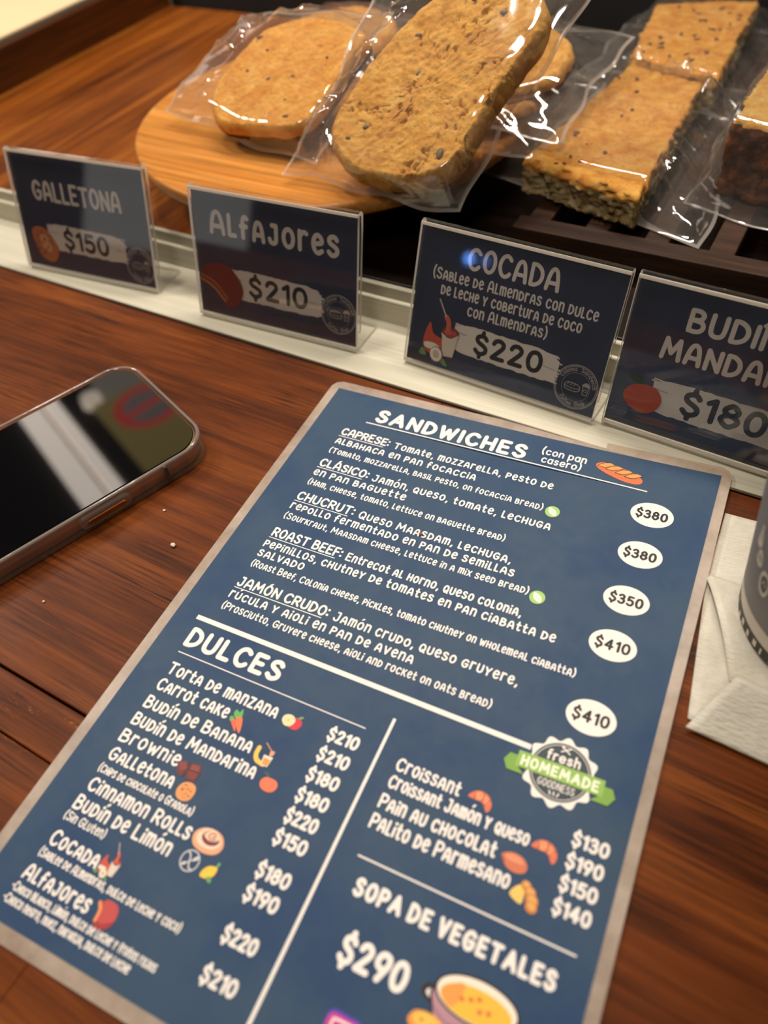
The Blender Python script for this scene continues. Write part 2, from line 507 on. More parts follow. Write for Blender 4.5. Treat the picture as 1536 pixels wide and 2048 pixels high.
# ------------------------------------------------------------------ stroke lettering
GL = {
 'A': (56, [('s', (0, 0), (3, 30), (8, 65), (16, 91), (28, 100), (40, 91), (48, 65), (53, 30), (56, 0)), ('l', (5, 32), (51, 32))]),
 'Â': (62, [('l', (0, 0), (31, 100), (62, 0)), ('l', (12, 33), (50, 33))]),
 'B': (50, [('l', (0, 0), (0, 100)), ('s', (0, 100), (25, 100), (40, 90), (42, 76), (34, 60), (8, 54)), ('s', (8, 54), (38, 50), (50, 34), (47, 13), (30, 0), (0, 0))]),
 'C': (53, [('s', (52, 84), (40, 97), (26, 100), (9, 86), (0, 50), (9, 14), (26, 0), (42, 4), (53, 17))]),
 'D': (52, [('l', (0, 0), (0, 100)), ('s', (0, 100), (22, 98), (44, 80), (52, 50), (44, 20), (22, 2), (0, 0))]),
 'E': (44, [('l', (42, 100), (0, 100), (0, 0), (44, 0)), ('l', (0, 52), (36, 52))]),
 'F': (42, [('l', (42, 100), (0, 100), (0, 0)), ('l', (0, 52), (36, 52))]),
 'G': (56, [('s', (54, 84), (42, 97), (28, 100), (10, 86), (0, 50), (9, 14), (28, 0), (46, 8), (54, 26), (55, 46)), ('l', (32, 46), (55, 46))]),
 'H': (50, [('l', (0, 0), (0, 100)), ('l', (50, 0), (50, 100)), ('l', (0, 50), (50, 50))]),
 'I': (0, [('l', (0, 0), (0, 100))]),
 'J': (44, [('s', (38, 100), (38, 32), (34, 9), (20, 0), (6, 6), (0, 22)), ('l', (16, 100), (38, 100))]),
 'K': (50, [('l', (0, 0), (0, 100)), ('l', (46, 100), (3, 44)), ('l', (17, 58), (50, 0))]),
 'L': (40, [('l', (0, 100), (0, 0), (40, 0))]),
 'M': (72, [('l', (0, 0), (8, 100), (36, 28), (64, 100), (72, 0))]),
 'N': (52, [('l', (0, 0), (0, 100), (52, 0), (52, 100))]),
 'O': (54, [('c', (27, 100), (8, 86), (0, 50), (8, 14), (27, 0), (46, 14), (54, 50), (46, 86))]),
 'P': (46, [('l', (0, 0), (0, 100)), ('s', (0, 100), (28, 99), (46, 86), (46, 62), (30, 47), (0, 45))]),
 'Q': (54, [('c', (27, 100), (8, 86), (0, 50), (8, 14), (27, 0), (46, 14), (54, 50), (46, 86)), ('l', (32, 26), (55, -6))]),
 'R': (48, [('l', (0, 0), (0, 100)), ('s', (0, 100), (28, 99), (44, 86), (44, 62), (30, 47), (0, 45)), ('l', (20, 46), (48, 0))]),
 'S': (47, [('s', (44, 84), (34, 97), (20, 99), (6, 90), (3, 74), (12, 60), (32, 48), (45, 34), (44, 14), (30, 1), (14, 1), (0, 16))]),
 'T': (56, [('l', (0, 100), (56, 100)), ('l', (28, 100), (28, 0))]),
 'U': (50, [('s', (0, 100), (0, 40), (6, 10), (25, 0), (44, 10), (50, 40), (50, 100))]),
 'V': (52, [('l', (0, 100), (26, 0), (52, 100))]),
 'W': (76, [('l', (0, 100), (18, 0), (38, 80), (58, 0), (76, 100))]),
 'X': (50, [('l', (0, 0), (50, 100)), ('l', (0, 100), (50, 0))]),
 'Y': (52, [('l', (0, 100), (24, 44), (52, 100)), ('l', (24, 44), (22, 0))]),
 'Z': (48, [('l', (0, 100), (46, 100), (0, 0), (48, 0))]),
 'e': (48, [('s', (3, 48), (25, 53), (46, 60), (44, 84), (26, 100), (8, 86), (0, 48), (10, 12), (28, 0), (48, 14))]),
 'n': (48, [('l', (0, 0), (0, 100)), ('s', (0, 70), (14, 94), (30, 99), (44, 88), (48, 60), (48, 0))]),
 'm': (71, [('l', (0, 0), (0, 100)), ('s', (0, 72), (12, 95), (26, 98), (34, 80), (35, 40), (35, 0)), ('s', (35, 72), (48, 95), (62, 98), (70, 80), (71, 40), (71, 0))]),
 'r': (38, [('l', (0, 0), (0, 100)), ('s', (0, 66), (10, 88), (24, 98), (38, 92))]),
 't': (38, [('s', (15, 122), (14, 60), (15, 20), (24, 2), (38, 6)), ('l', (0, 82), (36, 82))]),
 'f': (38, [('s', (38, 112), (28, 120), (17, 112), (12, 90), (11, 40), (11, 0)), ('l', (0, 66), (32, 66))]),
 'i': (0, [('l', (0, 0), (0, 74)), ('d', (1, 112))]),
 'l': (34, [('l', (0, 112), (0, 0), (34, 0))]),
 '0': (52, [('c', (26, 100), (8, 88), (0, 50), (8, 12), (26, 0), (44, 12), (52, 50), (44, 88))]),
 '1': (20, [('l', (0, 82), (20, 100), (20, 0))]),
 '2': (50, [('s', (2, 78), (10, 95), (28, 100), (44, 86), (42, 64), (24, 34), (2, 0)), ('l', (2, 0), (50, 0))]),
 '3': (48, [('s', (2, 86), (16, 99), (34, 97), (43, 80), (36, 60), (18, 54)), ('s', (18, 54), (40, 50), (48, 30), (40, 6), (20, 0), (0, 12))]),
 '4': (56, [('l', (40, 0), (40, 100), (0, 30), (56, 30))]),
 '5': (48, [('l', (44, 100), (8, 100), (4, 56)), ('s', (4, 56), (22, 64), (42, 54), (48, 32), (40, 8), (20, 0), (0, 12))]),
 '7': (46, [('l', (0, 100), (46, 100), (16, 0))]),
 '8': (50, [('c', (25, 54), (9, 62), (5, 80), (25, 100), (45, 80), (41, 62)), ('c', (25, 54), (5, 44), (0, 24), (25, 0), (50, 24), (45, 44))]),
 '9': (48, [('c', (24, 42), (4, 52), (0, 72), (10, 94), (26, 100), (44, 92), (48, 72), (42, 50)), ('l', (46, 60), (20, 0))]),
 '$': (47, [('s', (44, 84), (34, 97), (20, 99), (6, 90), (3, 74), (12, 60), (32, 48), (45, 34), (44, 14), (30, 1), (14, 1), (0, 16)), ('l', (25, 100), (26, 120)), ('l', (22, 0), (21, -20))]),
 '(': (16, [('s', (16, 116), (3, 80), (0, 50), (3, 20), (16, -12))]),
 ')': (16, [('s', (0, 116), (13, 80), (16, 50), (13, 20), (0, -12))]),
 ',': (6, [('l', (6, 6), (0, -18))]),
 ':': (0, [('d', (0, 18)), ('d', (0, 72))]),
 '.': (0, [('d', (0, 2))]),
 '-': (20, [('l', (0, 48), (20, 48))]),
 # plain lower case for the heading face
 '_a': (44, [('c', (22, 66), (5, 56), (0, 33), (5, 10), (22, 0), (39, 10), (44, 33), (39, 56)), ('l', (44, 66), (44, 0))]),
 '_c': (42, [('s', (40, 56), (24, 66), (6, 56), (0, 33), (6, 10), (24, 0), (42, 11))]),
 '_d': (44, [('c', (22, 66), (5, 56), (0, 33), (5, 10), (22, 0), (39, 10), (44, 33), (39, 56)), ('l', (44, 104), (44, 0))]),
 '_e': (44, [('s', (2, 34), (43, 36), (38, 58), (22, 66), (5, 56), (0, 33), (6, 8), (24, 0), (42, 10))]),
 '_f': (28, [('s', (28, 98), (18, 100), (11, 88), (10, 60), (10, 0)), ('l', (0, 62), (26, 62))]),
 '_h': (40, [('l', (0, 0), (0, 104)), ('s', (0, 44), (12, 62), (26, 66), (38, 54), (40, 36), (40, 0))]),
 '_i': (0, [('l', (0, 0), (0, 64)), ('d', (0, 94))]),
 '_l': (0, [('l', (0, 0), (0, 104))]),
 '_n': (40, [('l', (0, 0), (0, 66)), ('s', (0, 44), (12, 62), (26, 66), (38, 54), (40, 36), (40, 0))]),
 '_o': (46, [('c', (23, 66), (6, 56), (0, 33), (6, 10), (23, 0), (40, 10), (46, 33), (40, 56))]),
 '_p': (44, [('c', (22, 66), (5, 56), (0, 33), (5, 10), (22, 0), (39, 10), (44, 33), (39, 56)), ('l', (0, 66), (0, -34))]),
 '_r': (28, [('l', (0, 0), (0, 66)), ('s', (0, 42), (8, 58), (18, 66), (28, 63))]),
 '_s': (36, [('s', (34, 56), (18, 66), (3, 55), (8, 39), (28, 28), (35, 14), (18, 0), (0, 10))]),
 '_w': (60, [('l', (0, 66), (14, 0), (30, 60), (46, 0), (60, 66))]),
}
ACC = {'Á': 'A', 'É': 'E', 'Í': 'I', 'Ó': 'O', 'Ú': 'U', 'á': 'a', 'é': 'e', 'í': 'i', 'ó': 'o', 'ú': 'u'}


def catmull(P, closed=False, n=5):
    out = []
    N = len(P)
    segs = N if closed else N - 1
    for i in range(segs):
        if closed:
            p0, p1, p2, p3 = P[(i - 1) % N], P[i], P[(i + 1) % N], P[(i + 2) % N]
        else:
            p1, p2 = P[i], P[i + 1]
            p0 = P[i - 1] if i > 0 else (2 * p1[0] - p2[0], 2 * p1[1] - p2[1])
            p3 = P[i + 2] if i + 2 < N else (2 * p2[0] - p1[0], 2 * p2[1] - p1[1])
        for k in range(n):
            t = k / n
            q = []
            for d in (0, 1):
                q.append(0.5 * (2 * p1[d] + (p2[d] - p0[d]) * t + (2 * p0[d] - 5 * p1[d] + 4 * p2[d] - p3[d]) * t * t + (3 * p1[d] - p0[d] - 3 * p2[d] + p3[d]) * t ** 3))
            out.append(tuple(q))
    if not closed:
        out.append(P[-1])
    return out


def disc2(c, r, n=12):
    return [(c[0] + r * math.cos(2 * math.pi * k / n), c[1] + r * math.sin(2 * math.pi * k / n)) for k in range(n)]


class Ink:
    """collects flat printed shapes in page coordinates (x right, y up)"""
    def __init__(self):
        self.V, self.F, self.L = [], [], []
        self.k = 0

    def step(self):
        # every stroke lies a few microns above the one before, so overlapping strokes never coincide
        self.k = (self.k + 1) % 16
        return self.k * 0.012

    def poly(self, pts, lvl=0):
        n = len(self.V)
        ar = sum(pts[i][0] * pts[(i + 1) % len(pts)][1] - pts[(i + 1) % len(pts)][0] * pts[i][1] for i in range(len(pts)))
        if ar < 0:
            pts = pts[::-1]
        self.V += list(pts)
        self.L += [lvl + self.step()] * len(pts)
        self.F.append(tuple(range(n, n + len(pts))))

    def fan(self, pts, lvl=0):
        """star-shaped outline filled about its centroid"""
        n = len(self.V)
        c = (sum(p[0] for p in pts) / len(pts), sum(p[1] for p in pts) / len(pts))
        ar = sum(pts[i][0] * pts[(i + 1) % len(pts)][1] - pts[(i + 1) % len(pts)][0] * pts[i][1] for i in range(len(pts)))
        if ar < 0:
            pts = pts[::-1]
        self.V += [c] + list(pts)
        self.L += [lvl] * (len(pts) + 1)
        self.step()
        m = len(pts)
        for k in range(m):
            self.F.append((n, n + 1 + k, n + 1 + (k + 1) % m))

    def line(self, P, w, closed=False, lvl=0, caps=True, taper=None):
        h = w / 2.0
        N = len(P)
        n0 = len(self.V)
        zz = lvl + self.step()
        for i in range(N):
            if closed:
                a, b = P[(i - 1) % N], P[(i + 1) % N]
            else:
                a, b = P[max(i - 1, 0)], P[min(i + 1, N - 1)]
            dx, dy = b[0] - a[0], b[1] - a[1]
            d = math.hypot(dx, dy) or 1e-9
            nx, ny = -dy / d, dx / d
            hh = h if taper is None else h * taper(i / max(1, N - 1))
            self.V += [(P[i][0] + nx * hh, P[i][1] + ny * hh), (P[i][0] - nx * hh, P[i][1] - ny * hh)]
            self.L += [zz, zz]
        for i in range(N if closed else N - 1):
            a, b = n0 + 2 * i, n0 + 2 * ((i + 1) % N)
            self.F.append((a, a + 1, b + 1, b))
        if caps and not closed:
            for e in (P[0], P[-1]):
                self.poly(disc2(e, h, 10), lvl)

    def seg(self, P, w, lvl=0):
        for a, b in zip(P[:-1], P[1:]):
            self.line([a, b], w, lvl=lvl)

    def measure(self, s, face, weight, track):
        x = 0.0
        items = []
        for ch in s:
            if ch == ' ':
                x += 34
                continue
            base = ACC.get(ch, ch)
            k = 1.0
            if face == 'hand':
                if base.islower():
                    k = 0.82
                    if base not in 'enmrtfil':
                        base = base.upper()
            elif face == 'plain':
                if base.islower():
                    base = '_' + base
                elif base == 'A':
                    base = 'Â'
            elif face == 'bold':
                base = base.upper() if base.islower() else base
                if base == 'A':
                    base = 'Â'
            wd, st = GL[base]
            kx = k * (0.92 if k < 1 else 1)
            items.append((x + weight / 2, kx, k, st, ch in ACC))
            x += wd * kx + weight + track
        return x - track, items

    def text(self, s, x0, x1, y, cap, face='hand', weight=16, track=9, lvl=0, warp=None, seed=1, rise=0.0):
        """lettering of cap height `cap`, baseline y, fitted between x0 and x1; warp maps (x, y)"""
        rnd = random.Random(seed + len(s))
        tot, items = self.measure(s, face, weight, track)
        e = cap / 100.0
        wpen = weight * e
        if x1 is None:
            x1 = x0 + tot * e
        # horizontal fit acts on the skeleton only
        sx = (x1 - x0 - wpen) / (tot - weight) if tot > weight else e
        sy = (cap - wpen) / 100.0
        for px, kx, k, st, acc in items:
            jit = rnd.uniform(-2.0, 2.0) if face == 'hand' else 0.0
            jk = rnd.uniform(0.97, 1.04) if face == 'hand' else 1.0

            def tr(p):
                X = x0 + wpen / 2 + (px - weight / 2 + p[0] * kx) * sx
                Y = y + wpen / 2 + (p[1] * k * jk + jit) * sy
                Y += rise * (X - x0)
                return warp(X, Y) if warp else (X, Y)
            for kind, *P in st:
                if kind == 'l':
                    self.seg([tr(p) for p in P], wpen, lvl)
                elif kind == 's':
                    self.line([tr(p) for p in catmull(P)], wpen, lvl=lvl)
                elif kind == 'c':
                    self.line([tr(p) for p in catmull(P, True)], wpen, closed=True, lvl=lvl)
                else:
                    c = tr(P[0])
                    self.poly(disc2(c, wpen * 0.62, 10), lvl)
            if acc:
                top = 116 / k if k < 1 else 112
                wmid = 24
                self.seg([tr((wmid - 6, top)), tr((wmid + 8, top + 17))], wpen * 0.85, lvl)

    def build(self, name, mat, parent, place, smooth=False):
        verts = [place(p[0], p[1], l) for p, l in zip(self.V, self.L)]
        return mk(name, verts, self.F, mat, parent)


class Art:
    """small printed picture: flat coloured shapes stacked in order, one mesh"""
    def __init__(self, cx=0, cy=0, k=1.0, rot=0.0):
        self.cx, self.cy, self.k = cx, cy, k
        self.c, self.s = math.cos(rot), math.sin(rot)
        self.items = []

    def t(self, p):
        x, y = p[0] * self.k, p[1] * self.k
        return (self.cx + self.c * x - self.s * y, self.cy + self.s * x + self.c * y)

    def add(self, col, pts):
        i = Ink()
        i.fan([self.t(p) for p in pts])
        self.items.append((col, i))

    def blob(self, col, pts, n=6):
        self.add(col, catmull(pts, True, n))

    def ell(self, col, x, y, rx, ry, rot=0.0, n=32):
        c, s = math.cos(rot), math.sin(rot)
        self.add(col, [(x + c * rx * math.cos(2 * math.pi * k / n) - s * ry * math.sin(2 * math.pi * k / n),
                        y + s * rx * math.cos(2 * math.pi * k / n) + c * ry * math.sin(2 * math.pi * k / n)) for k in range(n)])

    def stroke(self, col, pts, w, smooth=True, closed=False):
        i = Ink()
        P = catmull(pts, closed, 5) if smooth else list(pts)
        P = [self.t(p) for p in P]
        if smooth:
            i.line(P, w * self.k, closed=closed)
        else:
            i.seg(P + ([P[0]] if closed else []), w * self.k)
        self.items.append((col, i))

    def text(self, col, *a, **kw):
        i = Ink()
        i.text(*a, **kw)
        i.V = [self.t(p) for p in i.V]
        self.items.append((col, i))

    def build(self, name, parent, place, matf, lvl0=0.0):
        V, F, mi, mats = [], [], [], []
        for j, (col, i) in enumerate(self.items):
            m = matf(col)
            if m not in mats:
                mats.append(m)
            n = len(V)
            V += [place(p[0], p[1], lvl0 + 0.25 * j + l_) for p, l_ in zip(i.V, i.L)]
            F += [tuple(q + n for q in f) for f in i.F]
            mi += [mats.index(m)] * len(i.F)
        return mk(name, V, F, mats, parent, mi=mi)


def print_mat(col):
    r, g, b = col
    return pbr('print_%d_%d_%d' % (r, g, b), srgb(r, g, b), 0.5, coat=0.0, spec=0.3)


WHITE = (250, 240, 230)
INK = (28, 26, 28)

# ------------------------------------------------------------------ the laminated menu
menu = thing('menu_card', 'blue laminated menu card with white lettering lying on the counter', 'menu', (0, 0, 0.25), math.radians(4.66))
PH = 297.0


def menu_z(x, yd):
    """lift of the sheet: its upper right corner rides up onto the rail, its right edge curls a little"""
    a = max(0.0, min(1.0, (x - 60) / 150.0))
    b = max(0.0, min(1.0, (150 - yd) / 150.0))
    return 0.1 + 3.0 * a * a * b + 0.7 * a * a


def page(x, y, lvl=0):           # y measured upward from the page top (negative down)
    return (x, y, menu_z(x, -y) + 0.68 + 0.05 * lvl)


def sheet(x0, x1, yt, yb, top, rad, nx=24, ny=30, bottom=None):
    V, F = [], []
    for j in range(ny + 1):
        for i in range(nx + 1):
            u, v2 = i / nx, j / ny
            x, y = x0 + (x1 - x0) * u, yt + (yb - yt) * v2
            # round the corners
            if rad:
                for cx, cy, sx, sy in ((x0 + rad, yt + rad, -1, -1), (x1 - rad, yt + rad, 1, -1), (x0 + rad, yb - rad, -1, 1), (x1 - rad, yb - rad, 1, 1)):
                    dx, dy = (x - cx) * sx, (y - cy) * sy
                    if dx > 0 and dy > 0:
                        m = max(dx, dy) / math.hypot(dx, dy)
                        x, y = cx + sx * dx * m, cy + sy * dy * m
            V.append((x, -y, menu_z(x, y) + top))
    n = len(V)
    for j in range(ny):
        for i in range(nx):
            a = j * (nx + 1) + i
            F.append((a, a + nx + 1, a + nx + 2, a + 1))
    if bottom is not None:
        V += [(x, y, z - top + bottom) for x, y, z in V[:n]]
        F += [tuple(n + q for q in reversed(f)) for f in F[:nx * ny]]
        per = [i for i in range(nx + 1)] + [j * (nx + 1) + nx for j in range(1, ny + 1)] + [ny * (nx + 1) + i for i in range(nx - 1, -1, -1)] + [j * (nx + 1) for j in range(ny - 1, 0, -1)]
        for k in range(len(per)):
            a, b = per[k], per[(k + 1) % len(per)]
            F.append((a, b, b + n, a + n))
    return V, F


def m_blue():
    t = NT('menu_blue_print')
    f = t.noise(t.mapping((26, 26, 26)), 1.0, 5, 0.62)
    col = t.ramp(f, [(0.36, srgb(42, 68, 102)), (0.56, srgb(55, 78, 103)), (0.72, srgb(61, 81, 102))])
    t.l(col, t.b.inputs['Base Color'])
    g = t.noise(t.mapping((240, 240, 240)), 1.0, 3, 0.6)
    rm = t.n('ShaderNodeMapRange')
    rm.inputs[3].default_value = 0.46
    rm.inputs[4].default_value = 0.60
    t.l(g, rm.inputs[0])
    t.l(rm.outputs[0], t.b.inputs['Roughness'])
    t.b.inputs['Specular IOR Level'].default_value = 0.2
    return t.m


V, F = sheet(-5.2, 214.7, -6.0, 302.5, 0.50, 6.0, 44, 60, 0.0)
lam = mk('laminate_margin', V, F, M_lam, menu)
lam['label'] = 'milky clear laminate border'
V, F = sheet(0, 210, 0, 297, 0.60, 0, 42, 60, 0.45)
paper = mk('printed_sheet', V, F, m_blue(), menu)

BODY = [  # text, x0, x1, baseline (down), cap
 ('Tomate, mozzarella, pesto de', 49.8, 136.8, 34.4, 4.9),
 ('albahaca en pan focaccia', 18.4, 98.9, 41.4, 5.0),
 ('(Tomato, mozzarella, basil pesto, on focaccia bread)', 18.4, 136.2, 48.8, 4.1),
 ('Jamón, queso, tomate, lechuga', 49.2, 143.2, 59.6, 5.0),
 ('en pan baguette', 18.2, 70.9, 66.2, 5.0),
 ('(Ham, cheese, tomato, lettuce on baguette bread)', 18.6, 125.5, 73.1, 4.1),
 ('Queso Maasdam, lechuga,', 53.6, 132.4, 84.5, 5.0),
 ('repollo fermentado en pan de semillas', 18.2, 136.0, 90.9, 5.0),
 ('(Sourkraut, Maasdam cheese, lettuce in a mix seed bread)', 18.4, 145.0, 97.7, 4.1),
 ('Entrecot al horno, queso colonia,', 59.5, 145.9, 110.0, 5.0),
 ('pepinillos, chutney de tomates en pan ciabatta de', 18.0, 163.0, 117.0, 5.0),
 ('salvado', 18.2, 43.5, 122.9, 5.0),
 ('(Roast Beef, Colonia cheese, pickles, tomato chutney on wholemeal ciabatta)', 18.5, 175.2, 129.4, 4.1),
 ('Jamón crudo, queso gruyere,', 69.4, 155.0, 141.8, 5.0),
 ('rúcula y aioli en pan de avena', 18.2, 111.2, 148.6, 5.0),
 ('(Prosciutto, Gruyere cheese, aioli and rocket on oats bread)', 18.4, 148.4, 155.1, 4.1),
]
HEADS = [('CAPRESE:', 18.2, 47.0, 34.4), ('CLÁSICO:', 18.0, 46.6, 59.4), ('CHUCRUT:', 18.2, 50.8, 84.3), ('ROAST BEEF:', 18.4, 57.0, 109.8), ('JAMÓN CRUDO:', 18.2, 66.6, 141.6)]
ink = Ink()
for k, (s, a, b, y, c) in enumerate(BODY):
    ink.text(s, a, b, -y, c, 'hand', 17 if c > 4.5 else 16, 10, seed=k)
for k, (s, a, b, y) in enumerate(HEADS):
    ink.text(s, a, b, -y, 5.7, 'hand', 18, 8, seed=50 + k)
    ink.seg([(a, -y - 0.95), (b - 2.4, -y - 0.95)], 0.42)
ink.build('sandwich_lettering', print_mat(WHITE), paper, page)

ink = Ink()
ink.text('SANDWICHES', 31.2, 117.2, -18.9, 10.4, 'bold', 22, 12)
ink.seg([(27.9, -20.9), (179.3, -20.9)], 0.72)
ink.text('(con pan', 124.2, 147.4, -12.2, 5.4, 'plain', 15, 12)
ink.text('casero)', 125.6, 146.0, -18.0, 5.4, 'plain', 15, 12)
ink.build('sandwich_heading', print_mat(WHITE), paper, page)
ink = Ink()
ink.poly([(11.0, -162.0), (168.2, -162.9), (168.2, -165.1), (11.0, -164.3)])
ink.text('DULCES', 13.0, 62.0, -178.2, 10.2, 'bold', 21, 11)
ink.seg([(13.6, -181.5), (105.5, -181.8)], 0.45)
ink.poly([(114.2, -173.5), (115.5, -173.5), (115.5, -296), (114.2, -296)])
ink.build('sweets_heading', print_mat(WHITE), paper, page)
ink = Ink()
ink.seg([(124.4, -226.0), (203.1, -225.6)], 0.62)
ink.text('SOPA DE VEGETALES', 127.6, 199.8, -238.6, 6.6, 'bold', 23, 16)
ink.text('$290', 131.6, 156.4, -259.0, 9.6, 'bold', 21, 10)
ink.build('soup_heading', print_mat(WHITE), paper, page)

SWEET = [
 ('Torta de manzana', 14.2, 69.6, 192.4, 5.8), ('Carrot cake', 14.3, 50.6, 200.5, 5.8), ('Budín de Banana', 14.2, 67.4, 209.3, 5.8),
 ('Budín de Mandarina', 14.0, 74.2, 217.6, 5.8), ('Brownie', 13.8, 43.4, 225.5, 5.8), ('Galletona', 14.5, 46.2, 233.6, 5.8),
 ('(Chips de chocolate o Granola)', 14.2, 59.8, 239.2, 3.5), ('Cinnamon Rolls', 14.8, 63.6, 247.0, 5.8), ('Budín de Limón', 14.2, 60.0, 254.8, 5.8),
 ('(Sin Gluten)', 13.8, 33.6, 259.5, 3.5), ('Cocada', 14.6, 37.6, 269.2, 5.8), ('(Sablee de Almendras, dulce de leche y coco)', 14.0, 78.6, 274.0, 3.4),
 ('Alfajores', 13.6, 44.4, 282.6, 5.8), ('-Choco blanco, limón, dulce de leche y frutos rojos', 12.6, 77.9, 287.2, 3.3),
 ('-Choco negro, nuez, naranja, dulce de leche', 12.3, 69.7, 291.4, 3.3)]
ink = Ink()
for k, (s, a, b, y, c) in enumerate(SWEET):
    ink.text(s, a, b, -y, c, 'hand', 17 if c > 5 else 15, 9, seed=80 + k)
ink.build('sweets_lettering', print_mat(WHITE), paper, page)
PAST = [('Croissant', 123.2, 149.6, 192.7, 5.6), ('Croissant Jamón y queso', 123.2, 178.4, 199.7, 5.4), ('Pain au chocolat', 123.0, 169.0, 208.0, 5.9), ('Palito de Parmesano', 123.0, 176.6, 215.8, 5.9)]
ink = Ink()
for k, (s, a, b, y, c) in enumerate(PAST):
    ink.text(s, a, b, -y, c, 'hand', 17, 9, seed=110 + k)
ink.build('pastry_lettering', print_mat(WHITE), paper, page)
ink = Ink()
for s, y in (('$210', 192.0), ('$210', 200.7), ('$180', 209.5), ('$180', 218.1), ('$220', 226.5), ('$150', 234.9), ('$180', 247.2), ('$190', 255.6), ('$220', 269.7), ('$210', 282.8)):
    ink.text(s, 92.7, 106.4, -y, 5.7, 'bold', 21, 9)
ink.build('sweets_prices', print_mat(WHITE), paper, page)
ink = Ink()
for s, y in (('$130', 192.9), ('$190', 200.8), ('$150', 208.7), ('$140', 216.6)):
    ink.text(s, 191.9, 205.0, -y, 5.5, 'bold', 21, 9)
ink.build('pastry_prices', print_mat(WHITE), paper, page)

for s, x, y in (('$380', 184.9, 34.8), ('$380', 185.1, 59.4), ('$350', 185.3, 85.5), ('$410', 185.5, 109.3), ('$410', 185.8, 143.6)):
    a = Art(x, -y)
    a.ell(WHITE, 0, 0, 9.8, 7.4, 0, 48)
    a.text(INK, s, -7.3, 7.3, -2.7, 5.5, 'bold', 20, 12)
    a.build('price_bubble', paper, page, print_mat, 1)

# leaf marks
for x, y in ((141.1, 47.9), (149.4, 97.5)):
    a = Art(x, -y)
    a.ell((164, 206, 112), 0, 0, 3.5, 3.5)
    a.blob((240, 244, 226), [(-2.1, 2.2), (0.4, 1.6), (2.0, 0), (2.0, -2.4), (0, -1.9), (-1.6, -0.6)])
    a.stroke((164, 206, 112), [(-1.2, 1.2), (0.6, -0.4), (1.9, -2.4)], 0.22)
    a.build('leaf_mark', paper, page, print_mat, 1)

# bread loaf picture
a = Art(164.0, -12.9, 1.16, -0.08)
a.blob((216, 112, 66), [(-10.2, 1.6), (-7, 3.6), (0, 3.2), (7, 1.6), (10.4, -0.8), (9.6, -3.4), (4, -4.2), (-4, -2.6), (-9, -0.6)])
for x in (-7.0, -3.2, 1.2, 5.4):
    y_ = 0.6 - 0.16 * x
    a.blob((242, 156, 84), [(x - 2.2, y_ - 1.0), (x - 0.4, y_ + 1.2), (x + 2.0, y_ + 2.2), (x + 4.0, y_ + 1.5), (x + 2.6, y_ - 0.2), (x + 0.2, y_ - 1.2)])
    a.stroke((60, 36, 30), [(x - 2.4, y_ - 1.1), (x + 0.4, y_ - 1.0), (x + 2.6, y_ + 0.2), (x + 4.2, y_ + 1.6)], 0.3)
    a.stroke((60, 36, 30), [(x - 2.4, y_ - 0.9), (x - 0.6, y_ + 1.2), (x + 1.6, y_ + 2.2)], 0.24)
a.build('bread_picture', paper, page, print_mat, 1)

# round homemade badge
a = Art(181.1, -169.2, 1.0, 0.02)
pts = []
for k in range(112):
    t_ = 2 * math.pi * k / 112
    r = 13.2 + 1.0 * math.cos(12 * t_)
    pts.append((r * math.cos(t_), r * math.sin(t_)))
a.add(WHITE, pts)
a.ell((38, 50, 56), 0, 0, 11.4, 11.4, 0, 64)
a.ell((226, 222, 214), 0, 0, 10.7, 10.7, 0, 64)
a.ell((58, 70, 76), 0, 0, 10.4, 10.4, 0, 64)
a.stroke(WHITE, [(-1.6, 10.0), (1.6, 7.9)], 0.5, False)
a.stroke(WHITE, [(1.6, 10.0), (-1.6, 7.9)], 0.5, False)
a.ell(WHITE, -1.3, 9.8, 0.6, 0.45, -0.7)
a.text(WHITE, 'fresh', -6.4, 6.4, 3.3, 4.4, 'plain', 17, 12)
a.text(WHITE, 'GOODNESS', -6.9, 6.9, -7.2, 3.0, 'hand', 11, 16)
for x, tlt in ((-1.3, 0.5), (0, 0.1), (1.3, -0.4)):
    a.stroke(WHITE, [(x, -9.4), (x - tlt, -8.2)], 0.5, False)
for sx in (-1, 1):
    a.add((130, 170, 72), [(sx * 12.4, 0.6), (sx * 19.4, 0.6), (sx * 21.0, -2.6), (sx * 19.0, -6.0), (sx * 12.4, -6.0), (sx * 15.2, -3.6)])
a.add((150, 190, 88), [(-16.4, 2.8), (16.4, 2.8), (16.4, -3.6), (-16.4, -3.6)])
a.text((250, 248, 220), 'HOMEMADE', -14.8, 14.8, -2.7, 4.4, 'bold', 21, 14)
a.build('homemade_badge', paper, page, print_mat, 3)

# little food pictures
a = Art(76.6, -190.7, 0.84)
a.blob((214, 54, 66), [(0.5, 2.0), (3.4, 2.4), (5.4, 0.4), (4.4, -2.8), (1.6, -3.6), (-1.2, -2.0)])
a.blob((246, 222, 172), [(-4.8, 1.6), (-2.4, 2.9), (0.2, 2.4), (1.6, 0.2), (0.2, -2.6), (-2.8, -3.0), (-5.0, -0.8)])
a.ell((190, 140, 90), -1.9, 0, 0.3, 0.5)
a.blob((120, 164, 116), [(2.2, 2.6), (3.6, 4.0), (4.8, 3.6), (3.6, 2.5)])
a.build('apple_picture', paper, page, print_mat, 1)
a = Art(55.9, -199.2, 0.80, 0.5)
a.blob((104, 176, 88), [(-1.2, 1.4), (-2.4, 4.6), (-0.8, 6.4), (0.6, 4.8), (2.4, 6.2), (2.4, 3.4), (1.2, 1.2)])
a.blob((104, 176, 88), [(-4.0, 0.4), (-4.4, 2.6), (-3.0, 3.2), (-1.8, 1.0)])
a.blob((240, 108, 72), [(-3.6, 1.0), (-1.2, 0.8), (-0.9, -2.4), (-1.2, -5.4), (-2.4, -3.4)])
